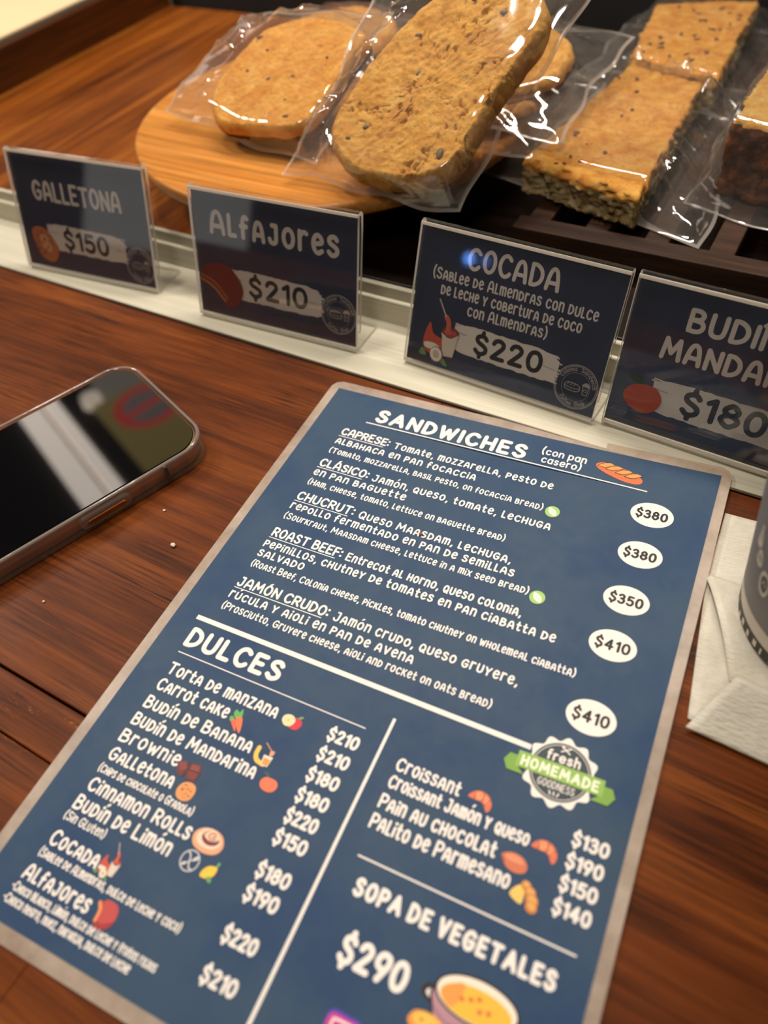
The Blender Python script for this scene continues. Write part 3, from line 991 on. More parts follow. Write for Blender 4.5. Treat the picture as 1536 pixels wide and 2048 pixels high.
a.blob((246, 120, 80), [(-1.0, 1.6), (2.0, 1.8), (2.2, -1.8), (0.9, -6.6), (-0.7, -3.0)])
a.build('carrot_picture', paper, page, print_mat, 1)
a = Art(73.6, -207.6, 0.78)
a.stroke((244, 202, 88), [(-4.6, 2.8), (-4.4, -0.8), (-2.4, -3.4), (1.6, -4.2)], 2.4)
a.add((240, 226, 206), [(-0.4, 0.6), (4.8, 0.8), (4.2, -4.6), (0.4, -4.6)])
a.add((238, 156, 72), [(0.4, -0.8), (4.3, -0.8), (3.9, -4.2), (0.8, -4.2)])
a.stroke((206, 140, 116), [(-2.2, 6.4), (2.6, 3.4)], 0.6, False)
a.blob((238, 164, 116), [(2.0, 3.4), (4.0, 3.8), (4.2, 2.0), (3.0, 0.6), (2.2, 1.6)])
a.build('banana_picture', paper, page, print_mat, 1)
a = Art(80.9, -216.5, 0.77)
a.blob((250, 122, 84), [(0, 2.8), (3.6, 2.2), (4.9, -0.4), (3.4, -3.2), (0, -4.0), (-3.2, -3.0), (-4.6, -0.4), (-3.2, 2.2)])
a.blob((54, 92, 88), [(-0.6, 2.8), (-3.0, 4.6), (-5.2, 4.4), (-3.0, 2.9)])
a.build('mandarin_picture', paper, page, print_mat, 1)
a = Art(48.3, -224.5, 0.90)
a.add((112, 52, 50), [(-6.4, 1.6), (-2.6, 3.4), (0.6, 0.2), (-1.0, -3.6), (-4.2, -2.6)])
a.add((140, 66, 62), [(-5.4, 1.5), (-2.8, 2.7), (-0.4, 0.2), (-3.2, -1.4)])
a.add((104, 46, 46), [(-0.2, 3.4), (4.6, 4.2), (6.2, 1.2), (5.8, -3.6), (1.6, -3.8), (-0.8, -0.6)])
a.add((142, 68, 64), [(0.4, 2.9), (4.2, 3.6), (5.2, 1.0), (0.8, 0.4)])
a.add((128, 56, 54), [(0.6, 0.0), (5.2, 0.4), (5.2, -2.8), (1.8, -3.2)])
a.stroke((58, 26, 30), [(-0.4, 3.4), (-0.6, -3.4)], 0.35, False)
a.stroke((58, 26, 30), [(0.4, 0.3), (5.6, 0.8)], 0.3, False)
a.build('chocolate_picture', paper, page, print_mat, 1)
a = Art(52.4, -231.9, 0.87)
a.blob((240, 158, 96), [(0, 4.2), (3.2, 3.4), (4.4, 0.6), (3.6, -2.8), (0.6, -4.2), (-2.8, -3.4), (-4.3, -0.6), (-3.2, 2.8)])
rr = random.Random(4)
for _ in range(18):
    t_, q = rr.uniform(0, 6.28), 3.4 * math.sqrt(rr.random())
    a.ell((108, 50, 34), q * math.cos(t_), q * math.sin(t_), rr.uniform(.18, .34), rr.uniform(.18, .32), 0, 10)
a.build('cookie_picture', paper, page, print_mat, 1)
a = Art(70.8, -243.5, 0.88)
a.blob((240, 170, 128), [(-7.2, 0.0), (-4.6, 3.4), (0.4, 4.6), (5.2, 3.4), (7.6, -0.4), (5.8, -4.0), (0.6, -5.4), (-5.2, -4.0)])
a.blob((252, 214, 186), [(-5.6, 0.6), (-3.4, 3.4), (0.6, 4.2), (4.6, 2.6), (6.0, 0.0), (4.0, -2.6), (-0.4, -3.4), (-4.4, -2.4)])
a.blob((128, 56, 62), [(-3.4, 1.2), (-1.2, 3.6), (2.0, 3.8), (4.8, 1.6), (4.2, -0.8), (0.8, -2.0), (-2.4, -1.0)])
a.blob((250, 206, 172), [(-2.6, 1.6), (-0.6, 3.8), (2.2, 3.9), (4.4, 2.4), (3.6, 0.6), (0.6, -0.2), (-1.8, 0.4)])
a.stroke((128, 56, 62), [(1.0, 2.0), (1.7, 1.5), (2.4, 2.2), (1.6, 3.1), (0.2, 2.8), (-0.6, 1.6), (1.0, 0.5), (3.2, 1.1)], 0.42)
a.build('roll_picture', paper, page, print_mat, 1)
a = Art(68.6, -252.4, 0.84)
i_ = [(4.3 * math.cos(2 * math.pi * k / 40), 4.3 * math.sin(2 * math.pi * k / 40)) for k in range(40)]
a.stroke((222, 216, 216), i_[::4], 0.5, True, True)
a.stroke((222, 216, 216), [(-2.2, 3.0), (-0.8, 2.0), (0.2, -1.0), (1.2, -2.8), (2.4, -2.8)], 0.6)
a.stroke((222, 216, 216), [(-2.6, -2.8), (3.0, 2.6)], 0.4, False)
a.blob((222, 216, 216), [(0.6, 0.2), (2.0, 2.6), (3.2, 2.8), (2.8, 1.2)])
a.blob((222, 216, 216), [(-0.8, -0.8), (-2.6, -1.6), (-2.6, -3.0), (-1.2, -2.0)])
a.build('wheat_mark', paper, page, print_mat, 1)
a = Art(77.3, -253.0, 0.66, 0.75)
a.blob((250, 204, 70), [(-5.0, 0.2), (-3.0, 2.4), (0.4, 3.2), (3.2, 2.2), (5.0, 0.4), (3.0, -2.2), (0.2, -3.0), (-3.0, -2.0)])
a.blob((104, 168, 96), [(-1.4, -1.8), (0.4, -2.6), (0.6, -4.6), (-0.6, -5.6), (-1.8, -3.8)])
a.blob((112, 176, 116), [(4.6, 1.2), (5.8, 2.8), (7.2, 2.6), (6.0, 1.0)])
a.build('lemon_picture', paper, page, print_mat, 1)


def cocada_art(x, y, k):
    a = Art(x, y, k, 0.05)
    a.blob((206, 84, 60), [(-6.4, -1.6), (-5.6, 2.6), (-4.2, 5.2), (-2.8, 1.8), (0.6, 0.2), (1.4, -3.4), (-1.2, -5.6), (-5.2, -4.4)])
    a.add((226, 208, 190), [(0.2, 3.0), (6.4, 3.4), (5.0, -4.8), (1.2, -5.0)])
    a.ell((120, 52, 44), 3.3, 3.2, 3.2, 1.9)
    a.ell((168, 74, 60), 3.3, 3.0, 2.6, 1.3)
    a.stroke((206, 92, 76), [(1.4, 3.2), (3.4, 2.6), (2.8, 3.6), (4.8, 3.0), (5.0, 3.8)], 0.5)
    a.stroke((236, 226, 216), [(0.2, 2.4), (3.3, 1.0), (6.2, 2.6)], 0.35)
    a.stroke((214, 100, 78), [(1.4, 8.0), (2.4, 6.4), (2.4, 3.4)], 1.7)
    a.stroke((198, 186, 176), [(1.2, 8.2), (-1.6, 13.2)], 0.5, False)
    a.blob((104, 150, 92), [(-5.6, -4.2), (-6.8, -3.8), (-7.4, -6.0), (-4.8, -6.0)])
    a.blob((104, 150, 92), [(0.4, -6.2), (2.0, -6.0), (3.4, -8.2), (1.4, -7.8)])
    a.blob((236, 226, 206), [(-5.6, -1.6), (-2.0, -1.4), (0, -2.6), (-2.4, -3.6), (-5.6, -3.2)])
    a.ell((128, 92, 70), -0.9, -5.0, 2.5, 2.7, 0.3)
    a.ell((246, 236, 216), -1.1, -5.0, 2.2, 2.4, 0.3)
    a.ell((206, 190, 164), -1.1, -5.0, 1.2, 1.4, 0.3)
    return a


cocada_art(42.0, -266.0, 0.62).build('jar_picture', paper, page, print_mat, 1)


def alfajor_art(x, y, k):
    a = Art(x, y, k)
    a.blob((196, 78, 76), [(-3.2, 4.6), (0, 6.0), (4.4, 5.0), (6.2, 1.0), (5.2, -3.6), (1.4, -6.0), (-2.0, -5.2), (-1.6, -1.6)])
    a.blob((168, 58, 58), [(6.0, -0.8), (5.2, -3.6), (1.4, -6.0), (-2.0, -5.2), (-1.7, -3.4), (2.4, -3.4)])
    a.stroke((240, 150, 92), [(-4.9, 3.4), (-2.9, 0.6), (-2.4, -3.6)], 1.5)
    a.stroke((206, 96, 66), [(-4.0, 4.2), (-2.0, 1.0), (-1.5, -3.6)], 0.5)
    return a


alfajor_art(50.6, -279.8, 0.78).build('biscuit_picture', paper, page, print_mat, 1)


def croissant_art(x, y, k):
    a = Art(x, y, k, 0.12)
    a.blob((226, 116, 84), [(-6.4, 0.2), (-3.6, 3.4), (0.4, 4.2), (4.0, 2.6), (6.2, -1.0), (5.8, -4.4), (4.2, -5.6), (3.0, -3.0), (0.6, -1.2), (-2.8, -0.8)])
    a.blob((244, 154, 104), [(-3.2, 2.6), (-0.4, 3.6), (1.4, 1.8), (0.4, -0.6), (-2.2, -0.2)])
    a.blob((244, 150, 100), [(2.0, 2.6), (4.4, 0.8), (4.6, -1.6), (2.4, -1.6)])
    for P in ([(-3.4, 3.2), (-2.6, 1.0), (-3.4, -0.7)], [(1.6, 3.8), (1.4, 1.0), (0.2, -1.2)], [(5.2, 1.0), (3.8, -1.0), (2.6, -2.6)]):
        a.stroke((150, 60, 56), P, 0.36)
    return a


croissant_art(157.3, -190.3, 0.72).build('croissant_picture', paper, page, print_mat, 1)
croissant_art(184.1, -198.0, 0.74).build('croissant_picture', paper, page, print_mat, 1)
a = Art(175.8, -206.2, 0.86)
a.blob((214, 118, 84), [(-5.6, 1.4), (-2.0, 3.4), (2.6, 3.0), (5.4, 0.4), (4.8, -2.6), (1.0, -3.8), (-2.6, -2.8), (-4.8, -0.6)])
a.blob((234, 148, 108), [(-4.2, 1.6), (-1.0, 2.8), (2.4, 2.2), (3.6, 0.4), (0, 0), (-3.0, 0.2)])
a.stroke((150, 70, 50), [(-5.4, 0.4), (-4.4, -0.4), (-3.8, -1.4)], 0.4)
a.build('bun_picture', paper, page, print_mat, 1)
a = Art(182.4, -214.6, 0.92)
a.blob((246, 202, 104), [(-5.4, -1.6), (-3.4, 2.0), (-0.8, 2.4), (-0.2, -3.4), (-2.8, -3.4)])
for x_, y_, r_ in ((-0.4, 3.0, 1.8), (1.6, 1.2, 2.1), (3.0, -1.2, 2.3), (3.4, -3.4, 2.1)):
    a.ell((206, 130, 62), x_, y_, r_ * 1.12, r_ * 0.98, -0.5)
    a.ell((232, 168, 92), x_ + 0.1, y_ + 0.4, r_ * 0.8, r_ * 0.62, -0.5)
a.build('parmesan_picture', paper, page, print_mat, 1)

# soup bowl, bread slice and the corner of a social badge at the lower edge
a = Art(178.6, -253.0, 1.05, 0.02)
a.ell((44, 36, 40), -12.6, -0.6, 4.2, 2.6)
a.ell(WHITE, -12.2, -0.8, 2.9, 1.4)
a.ell((44, 36, 40), 12.9, -1.4, 4.0, 2.6)
a.ell(WHITE, 12.4, -1.6, 2.8, 1.4)
a.blob((44, 36, 40), [(-13.2, 1.4), (-12.4, -4.4), (-8.8, -10.6), (0, -13.4), (8.8, -10.6), (12.4, -4.4), (13.2, 1.4), (0, 3)])
a.blob((188, 140, 152), [(-12.4, 1.2), (-11.6, -4.2), (-8.2, -10.0), (0, -12.6), (8.2, -10.0), (11.6, -4.2), (12.4, 1.2), (0, 3)])
a.stroke((150, 104, 122), [(-11.4, -4.0), (-6.4, -6.4), (0.2, -4.8), (6.4, -7.2), (11.0, -4.8)], 0.5)
a.ell((44, 36, 40), 0, 2.2, 13.3, 6.4, 0, 48)
a.ell((252, 236, 214), 0, 2.2, 12.5, 5.7, 0, 48)
a.ell((250, 192, 66), 0, 1.2, 11.2, 4.5, 0, 48)
a.blob((250, 160, 76), [(-11.0, 1.2), (-8.0, 4.3), (-4.6, 5.2), (-5.0, 0.6), (-7.4, -2.0)])
for x_, y_ in ((-4.4, 1.4), (-1.8, 2.2), (0.6, 3.2), (1.6, 0.2), (4.2, 0.8)):
    a.blob((226, 122, 66), [(x_ - .9, y_), (x_, y_ + .8), (x_ + .9, y_), (x_, y_ - .8)])
a.build('soup_picture', paper, page, print_mat, 1)
a = Art(166.8, -265.2, 1.0, 0.1)
a.blob((236, 152, 70), [(-6.4, 2.6), (-4.4, 5.4), (0.4, 5.8), (4.6, 4.2), (6.0, 0.2), (5.6, -6.0), (-5.6, -6.0), (-5.2, 0)])
a.blob((250, 196, 84), [(-5.0, 3.8), (-2.4, 5.4), (1.6, 5.2), (4.6, 3.4), (4.8, 0.6), (0, 1.6), (-3.4, 1.6)])
for x_, y_ in ((-2, 3.4), (1.4, 2.4), (-1.2, -0.4), (2.8, -1.2), (3.0, 3.0)):
    a.ell((212, 128, 62), x_, y_, 0.7, 0.5)
a.build('toast_picture', paper, page, print_mat, 9)
a = Art(142.6, -276.6, 1.0, 0.0)
rp = [(x_, y_) for cx_, cy_, a0 in ((3.6, 3.6, 0), (-3.6, 3.6, 1), (-3.6, -3.6, 2), (3.6, -3.6, 3)) for k in range(7) for x_, y_ in [(cx_ + 2.4 * math.cos((a0 + k / 6) * math.pi / 2), cy_ + 2.4 * math.sin((a0 + k / 6) * math.pi / 2))]]
a.add((96, 62, 178), rp)
a.add((212, 66, 142), [(x_ * .93, y_ * .9 - .4) for x_, y_ in rp])
a.stroke(WHITE, [(x_ * .62, y_ * .62) for x_, y_ in rp][::3], 0.7, True, True)
a.stroke(WHITE, [(1.6 * math.cos(k * .785), 1.6 * math.sin(k * .785)) for k in range(8)], 0.7, True, True)
a.build('camera_mark', paper, page, print_mat, 1)


# ------------------------------------------------------------------ price card holders
CARDW, CARDH = 115.6, 76.0
TH = 2.2


def m_navy():
    t = NT('navy_card_print')
    f = t.noise(t.mapping((60, 60, 60)), 1.0, 3, 0.5)
    col = t.ramp(f, [(0.35, srgb(20, 30, 56)), (0.65, srgb(27, 38, 64))])
    t.l(col, t.b.inputs['Base Color'])
    t.b.inputs['Roughness'].default_value = 0.45
    return t.m


M_navy = m_navy()


def ribbon(center, w0, w1, thick):
    """extrude a profile poly-line (y, z) of given thickness between x = w0 and w1; side faces get slot 1"""
    N = len(center)
    L_, R_ = [], []
    for i in range(N):
        a, b = center[max(i - 1, 0)], center[min(i + 1, N - 1)]
        dy, dz = b[0] - a[0], b[1] - a[1]
        d = math.hypot(dy, dz)
        ny, nz = -dz / d, dy / d
        L_.append((center[i][0] + ny * thick / 2, center[i][1] + nz * thick / 2))
        R_.append((center[i][0] - ny * thick / 2, center[i][1] - nz * thick / 2))
    V, F, mi = [], [], []
    for x in (w0, w1):
        for p in L_ + R_:
            V.append((x, p[0], p[1]))
    m = 2 * N
    for i in range(N - 1):
        F += [(i, i + 1, m + i + 1, m + i), (N + i, m + N + i, m + N + i + 1, N + i + 1)]
        mi += [0, 0]
        F += [(i, N + i, N + i + 1, i + 1), (m + i, m + i + 1, m + N + i + 1, m + N + i)]
        mi += [1, 1]
    F += [(0, m, m + N, N), (N - 1, 2 * N - 1, m + 2 * N - 1, m + N - 1)]
    mi += [1, 1]
    return V, F, mi


def brush_blot(a, x0, x1, y0, y1, seed):
    r = random.Random(seed)
    top, bot = [], []
    n_ = 26
    for k in range(n_ + 1):
        t_ = k / n_
        x = x0 + (x1 - x0) * t_
        e = 0.0
        if t_ < 0.12:
            e = (0.12 - t_) * 22
        if t_ > 0.86:
            e = (t_ - 0.86) * 26
        top.append((x, y1 - e - 1.2 * t_ + r.uniform(-.35, .35)))
        bot.append((x, y0 + e * 0.5 - 0.6 * t_ + r.uniform(-.35, .35)))
    ik = Ink()
    ik.fan(top + bot[::-1])
    # bristle ends
    for k in range(22):
        yy = y0 + (y1 - y0) * (0.04 + 0.84 * k / 21)
        ik.line([(x1 - 9, yy), (x1 - 1.0 + r.uniform(-1.8, 3.0), yy - 0.5)], 0.7)
    for k in range(10):
        yy = y0 + (y1 - y0) * (0.42 + 0.55 * k / 10)
        ik.line([(x0 + 8, yy), (x0 + r.uniform(-1.2, 2.8), yy + 0.5)], 0.7)
    a.items.append((SIGNTXT, ik))


def logo_art(a, x, y, R):
    col = (158, 150, 142)
    for r_, w_ in ((R, .5), (R - .75, .28), (R * .66, .16)):
        a.stroke(col, [(x + r_ * math.cos(2 * math.pi * k / 24), y + r_ * math.sin(2 * math.pi * k / 24)) for k in range(24)], w_, True, True)

    def arc(base, r_, up):
        def wp(X, Y):
            if up:
                th = math.pi / 2 - (X / r_)
                rr_ = r_ + Y
                return (x + rr_ * math.cos(th), y + rr_ * math.sin(th))
            th = -math.pi / 2 + (X / r_)
            rr_ = r_ - Y
            return (x + rr_ * math.cos(th), y + rr_ * math.sin(th))
        return wp
    rt = R * 0.735
    a.text(col, 'Colonia', -rt * 1.16, -rt * 0.16, 0, 2.5, 'plain', 15, 14, warp=arc(0, rt, True))
    a.text(col, 'Sandwich', rt * 0.10, rt * 1.42, 0, 2.5, 'plain', 15, 14, warp=arc(0, rt, True))
    rb = R * 0.90
    a.text(col, 'Coffee', -rb * 0.82, -rb * 0.04, 0, 2.5, 'plain', 15, 14, warp=arc(0, rb, False))
    a.text(col, 'Shop', rb * 0.14, rb * 0.74, 0, 2.5, 'plain', 15, 14, warp=arc(0, rb, False))
    s = R / 12.0
    a.stroke(col, [(x - 6.2 * s, y - .8 * s), (x - 6.0 * s, y + .8 * s), (x - 4.2 * s, y + 1.9 * s), (x + .4 * s, y + 1.6 * s), (x + 2.2 * s, y + .2 * s), (x + 1.9 * s, y - 1.9 * s), (x - 1.4 * s, y - 2.5 * s), (x - 5.4 * s, y - 2.0 * s)], .42, True, True)
    a.stroke(col, [(x - 6.0 * s, y - .4 * s), (x - 2 * s, y - 1.0 * s), (x + 2.0 * s, y - .6 * s)], .36)
    for dx in (-4, -2.2, -.4):
        a.stroke(col, [(x + dx * s, y + 1.7 * s), (x + (dx - .8) * s, y + .4 * s)], .34, False)
    a.stroke(col, [(x + 3.8 * s, y + 1.8 * s), (x + 4.2 * s, y - 2.8 * s), (x + 6.6 * s, y - 2.8 * s), (x + 7.2 * s, y + 1.8 * s)], .4, False, True)
    a.blob(col, [(x + 3.4 * s, y + 1.7 * s), (x + 4.0 * s, y + 3.2 * s), (x + 5.5 * s, y + 3.9 * s), (x + 7.0 * s, y + 3.2 * s), (x + 7.6 * s, y + 1.7 * s)])
    a.stroke(col, [(x + (5.4 + .8 * math.cos(k * .785)) * s, y + (-.4 + .8 * math.sin(k * .785)) * s) for k in range(8)], .3, True, True)


SIGNTXT = (206, 195, 184)


def holder(x, y, rz, tilt, label, lines, price, price_x, pic, blot, logo=(103, 15.2)):
    t = thing('price_card_holder', label, 'price sign', (x, y, 2.3), rz, 'acrylic price card holders on the rail')
    ct, st = math.cos(tilt), math.sin(tilt)

    def cp(a_, b_, off):         # point of the tilted panel: a_ across, b_ up, off toward the viewer
        return (a_, b_ * st - off * ct, 1.8 + b_ * ct + off * st)
    H_ = 78.6
    # profile: foot, bend, front panel, fold, back panel
    P = [(27.5, 0.9), (14, 0.9), (4.0, 0.9)]
    b0 = (1.2, 2.6)
    P += [(1.8, 1.3), b0]
    for k in range(1, 9):
        b_ = H_ * k / 8 - 1.6 * (k == 8)
        P.append((b_ * st + 0.6, 1.8 + b_ * ct))
    yb, zb = P[-1]
    for ang in (35, 75, 115, 150):
        q = math.radians(ang)
        P.append((yb + 2.0 * (1 - math.cos(q)) * ct + 1.6 * math.sin(q) * st, zb + 1.6 * math.sin(q) * ct - 2.0 * (1 - math.cos(q)) * st))
    for k in range(7, 0, -1):
        b_ = H_ * k / 8
        P.append((b_ * st + 0.6 + 4.0 * ct, 1.8 + b_ * ct - 4.0 * st))
    V, F, mi = ribbon(P, 0, 116.0, TH)
    mk('clear_holder', V, F, [M_acryl, M_acryl_edge], t, mi=mi)
    # bright cut edges on the front sheet's rim
    for x0, x1, b0_, b1_ in ((0, 116, 76.8, 78.4), (0, 116, 0.4, 1.3)):
        q = [cp(x0, b0_, 0.42), cp(x1, b0_, 0.42), cp(x1, b1_, 0.42), cp(x0, b1_, 0.42), cp(x0, b0_, -1.0), cp(x1, b0_, -1.0), cp(x1, b1_, -1.0), cp(x0, b1_, -1.0)]
        mk('rim', q, [(0, 1, 2, 3), (7, 6, 5, 4), (0, 4, 5, 1), (2, 6, 7, 3), (1, 5, 6, 2), (3, 7, 4, 0)], M_acryl_edge, t)
    # the printed card sits in the fold
    cx0, cb0 = 0.4, 1.6

    def cardp(a_, b_, lvl):
        return cp(a_, b_, -2.0 + 0.05 * lvl)
    q = [cp(a_, b_, o_) for o_ in (-2.4, -2.05) for a_, b_ in ((cx0, cb0), (cx0 + CARDW - .4, cb0), (cx0 + CARDW - .4, cb0 + CARDH - 1), (cx0, cb0 + CARDH - 1))]
    card = mk('card', q, [(0, 3, 2, 1), (4, 5, 6, 7), (0, 1, 5, 4), (1, 2, 6, 5), (2, 3, 7, 6), (3, 0, 4, 7)], M_navy, t)
    ik = Ink()
    for k, (s, a0, a1, b_, c_, wgt) in enumerate(lines):
        ik.text(s, a0, a1, b_, c_, 'hand', wgt, 10, seed=200 + k)
    ik.build('lettering', print_mat(SIGNTXT), card, cardp)
    a_ = Art()
    brush_blot(a_, *blot, seed=int(x) % 97)
    a_.text(INK, price, price_x[0], price_x[1], price_x[2], price_x[3], 'bold', 20, 8)
    a_.build('price_patch', card, cardp, print_mat, 1)
    if pic:
        pic().build('picture', card, cardp, lambda c_: print_mat(tuple(int(q_ * 0.82) for q_ in c_)), 8)
    a_ = Art()
    logo_art(a_, logo[0], logo[1], 11.8)
    a_.build('round_logo', card, cardp, print_mat, 1)
    return t


def cookie_art():
    a = Art(19.6, 17.6, 1.0)
    a.blob((196, 112, 66), [(-11, 7), (-6, 11.6), (2, 11), (8, 5), (11.6, -3), (7, -10.6), (0, -11.6), (-7, -7)])
    a.blob((222, 156, 110), [(-4, 6), (2, 6), (6, 0), (3, -5), (-3, -2)])
    r = random.Random(9)
    for _ in range(17):
        t_, q = r.uniform(0, 6.28), 9.2 * math.sqrt(r.random())
        a.ell((92, 44, 30), q * math.cos(t_), q * math.sin(t_), .8, .6, 0, 10)
    return a


def alf_sign():
    a = Art(18.6, 20.8, 1.0)
    c1 = (126, 46, 34)
    a.blob(c1, [(-16.4, 5), (-12, 11), (-4, 14), (6, 13), (13.6, 6), (15.6, -2), (11, -10), (4, -13.4), (1, -10), (-6, -2), (-14, 1.4)])
    a.stroke((196, 120, 66), [(-16, 2.2), (-7, -1.6), (1.4, -9.4)], 1.6)
    a.stroke((196, 120, 66), [(-15.6, 5.0), (-5.4, 1.2), (3.4, -7.4)], 0.9)
    return a


def mand_sign():
    a = Art(16.2, 18.8)
    a.blob((196, 76, 40), [(0, 7.2), (6.4, 6.2), (9.8, 1), (8, -4.8), (2.4, -8), (-5, -6.2), (-9.4, -1), (-7, 4.6)])
    a.blob((52, 66, 36), [(-1, 7.2), (-4, 11), (-9, 9.6), (-5, 7)])
    return a


holder(-281.5, 20.6, math.radians(5.2), math.radians(17.0), 'clear stand with dark card reading Galletona, price 150, leftmost on the rail',
       [('GALLETONA', 16.8, 93.5, 47.3, 13.6, 17)], '$150', (37.5, 77.5, 16.8, 13.4), cookie_art, (24, 92, 15, 33))
holder(-121.9, 23.8, math.radians(3.0), math.radians(15.9), 'clear stand with dark card reading Alfajores, price 210, before the wooden cake stand',
       [('Alfajores', 12.2, 103.2, 52.0, 15.2, 18)], '$210', (38.6, 81.5, 17.4, 13.4), alf_sign, (26, 91, 14.6, 33.5), (102.8, 19.2))
holder(24.3, 34.0, math.radians(-3.2), math.radians(21.0), 'clear stand with dark card reading Cocada, price 220, above the menu top edge',
       [('COCADA', 29.6, 82.2, 59.4, 12.0, 17), ('(Sablee de Almendras con dulce', 10.2, 105.4, 50.6, 6.2, 15), ('de leche y cobertura de coco', 16.4, 98.6, 42.8, 6.2, 15), ('con Almendras)', 34.2, 81.4, 35.0, 6.2, 15)],
       '$220', (41.6, 82.6, 15.6, 12.4), lambda: cocada_art(21.0, 17.6, 1.72), (28.5, 91.5, 13.6, 30.4))
holder(144.7, 30.8, math.radians(-3.2), math.radians(15.5), 'clear stand with dark card reading Budín Mandarina, price 180, rightmost on the rail',
       [('BUDÍN DE', 26.8, 91, 57.0, 11.6, 19), ('MANDARINA', 18.4, 96, 41.2, 11.6, 19)], '$180', (35.2, 75.6, 15.8, 13.6), mand_sign, (20, 90, 13.0, 31.5))

# ------------------------------------------------------------------ phone
ph = thing('phone', 'dark mirror-glass phone in a clear case lying on the counter', 'phone', (-112.5, -152.5, 0), math.radians(-20))


def rrect(w_, h_, r, n_=10):
    out = []
    for cx, cy, a0 in ((w_ / 2 - r, h_ / 2 - r, 0), (-w_ / 2 + r, h_ / 2 - r, 90), (-w_ / 2 + r, -h_ / 2 + r, 180), (w_ / 2 - r, -h_ / 2 + r, 270)):
        for k in range(n_ + 1):
            q = math.radians(a0 + 90 * k / n_)
            out.append((cx + r * math.cos(q), cy + r * math.sin(q)))
    return out


def loft(loops, cap=True):
    V, F = [], []
    n_ = len(loops[0][0])
    for P, z in loops:
        V += [(p[0], p[1], z) for p in P]
    for i in range(len(loops) - 1):
        for k in range(n_):
            a_, b_ = i * n_ + k, i * n_ + (k + 1) % n_
            F.append((a_, b_, b_ + n_, a_ + n_))
    if cap:
        F.append(tuple(reversed(range(n_))))
        F.append(tuple(range((len(loops) - 1) * n_, len(loops) * n_)))
    return V, F


PW, PL, PR = 97.0, 203.0, 17.0
V, F = loft([(rrect(PW - 7, PL - 7, PR - 2), 2.0), (rrect(PW - 5.4, PL - 5.4, PR - 1.6), 2.6), (rrect(PW - 5.2, PL - 5.2, PR - 1.6), 7), (rrect(PW - 5.4, PL - 5.4, PR - 1.6), 11.8), (rrect(PW - 6.6, PL - 6.6, PR - 2), 12.4)])
mk('frame', V, F, pbr('phone_steel', srgb(190, 166, 134), 0.3, 1.0), ph, smooth=False)
V, F = loft([(rrect(PW - 7.0, PL - 7.0, PR - 2), 12.0), (rrect(PW - 7.0, PL - 7.0, PR - 2), 12.75), (rrect(PW - 7.8, PL - 7.8, PR - 2.4), 12.95)])
mk('screen', V, F, pbr('black_glass', (0.003, 0.003, 0.0035, 1), 0.03, 0, 0.6, 0.7, coat_rough=0.02), ph)
V, F = loft([(rrect(PW - 2.6, PL - 2.6, PR - 1), 0.3), (rrect(PW - 0.6, PL - 0.6, PR), 1.0), (rrect(PW, PL, PR), 3.0), (rrect(PW - 0.4, PL - 0.4, PR), 9), (rrect(PW - 0.8, PL - 0.8, PR), 13.0), (rrect(PW - 2.2, PL - 2.2, PR - .6), 13.9),
             (rrect(PW - 4.4, PL - 4.4, PR - 1.6), 13.7), (rrect(PW - 5.2, PL - 5.2, PR - 1.8), 12.5)], False)
nl = len(rrect(PW, PL, PR))
mk('clear_case', V, F, [M_case, M_edge_highlight], ph, smooth=True, mi=[1 if k // nl in (4, 5) else 0 for k in range(len(F))])
V, F = loft([(rrect(PW - 2.6, PL - 2.6, PR - 1), 0.3), (rrect(PW - 2.8, PL - 2.8, PR - 1), 1.6)])
mk('case_back', V, F, M_case, ph)
# power key moulded in the case: raised rim with a slot
bx = PW / 2


def stadium(L_, H_, n_=8):
    out = []
    for k in range(n_ + 1):
        q = math.radians(-90 + 180 * k / n_)
        out.append((L_ / 2 - H_ / 2 + H_ / 2 * math.cos(q), H_ / 2 * math.sin(q)))
    for k in range(n_ + 1):
        q = math.radians(90 + 180 * k / n_)
        out.append((-L_ / 2 + H_ / 2 + H_ / 2 * math.cos(q), H_ / 2 * math.sin(q)))
    return out


def side_loft(loops, yc, zc):
    V, F = loft(loops)
    return [(z, yc + x, zc + y) for x, y, z in V], F


V, F = side_loft([(stadium(29, 7.6), bx - 1.0), (stadium(28.6, 7.2), bx + 1.0), (stadium(27, 5.8), bx + 1.5)], 36, 7.4)
key = mk('power_key', V, F, M_case, ph)
V, F = side_loft([(stadium(22, 2.6), bx + 1.3), (stadium(21.6, 2.2), bx + 1.75)], 36, 7.4)
mk('key_slot', V, F, pbr('bronze', srgb(146, 96, 46), 0.3, 0.8), key)
V, F = [], []
V, F = box(bx - 2.2, bx - 0.1, PL / 2 - 30, PL / 2 - 28.6, 2.4, 12)
mk('antenna_band', V, F, pbr('antenna_grey', srgb(70, 60, 52), 0.5), ph)

# ------------------------------------------------------------------ napkins and paper cup
def m_napkin():
    t = NT('embossed_tissue')
    b = t.n('ShaderNodeTexBrick')
    f1 = t.noise(t.mapping((420, 1500, 400), rot=(0, 0, 0.2)), 1.0, 3, 0.6)
    f2 = t.noise(t.mapping((90, 90, 90)), 1.0, 4, 0.6)
    col = t.ramp(f2, [(0.3, srgb(202, 196, 178)), (0.7, srgb(222, 216, 201))])
    t.t.nodes.remove(b)
    t.l(col, t.b.inputs['Base Color'])
    t.b.inputs['Roughness'].default_value = 0.95
    t.b.inputs['Specular IOR Level'].default_value = 0.1
    t.bump(f1, 0.55, 0.0012)
    return t.m


M_nap = m_napkin()


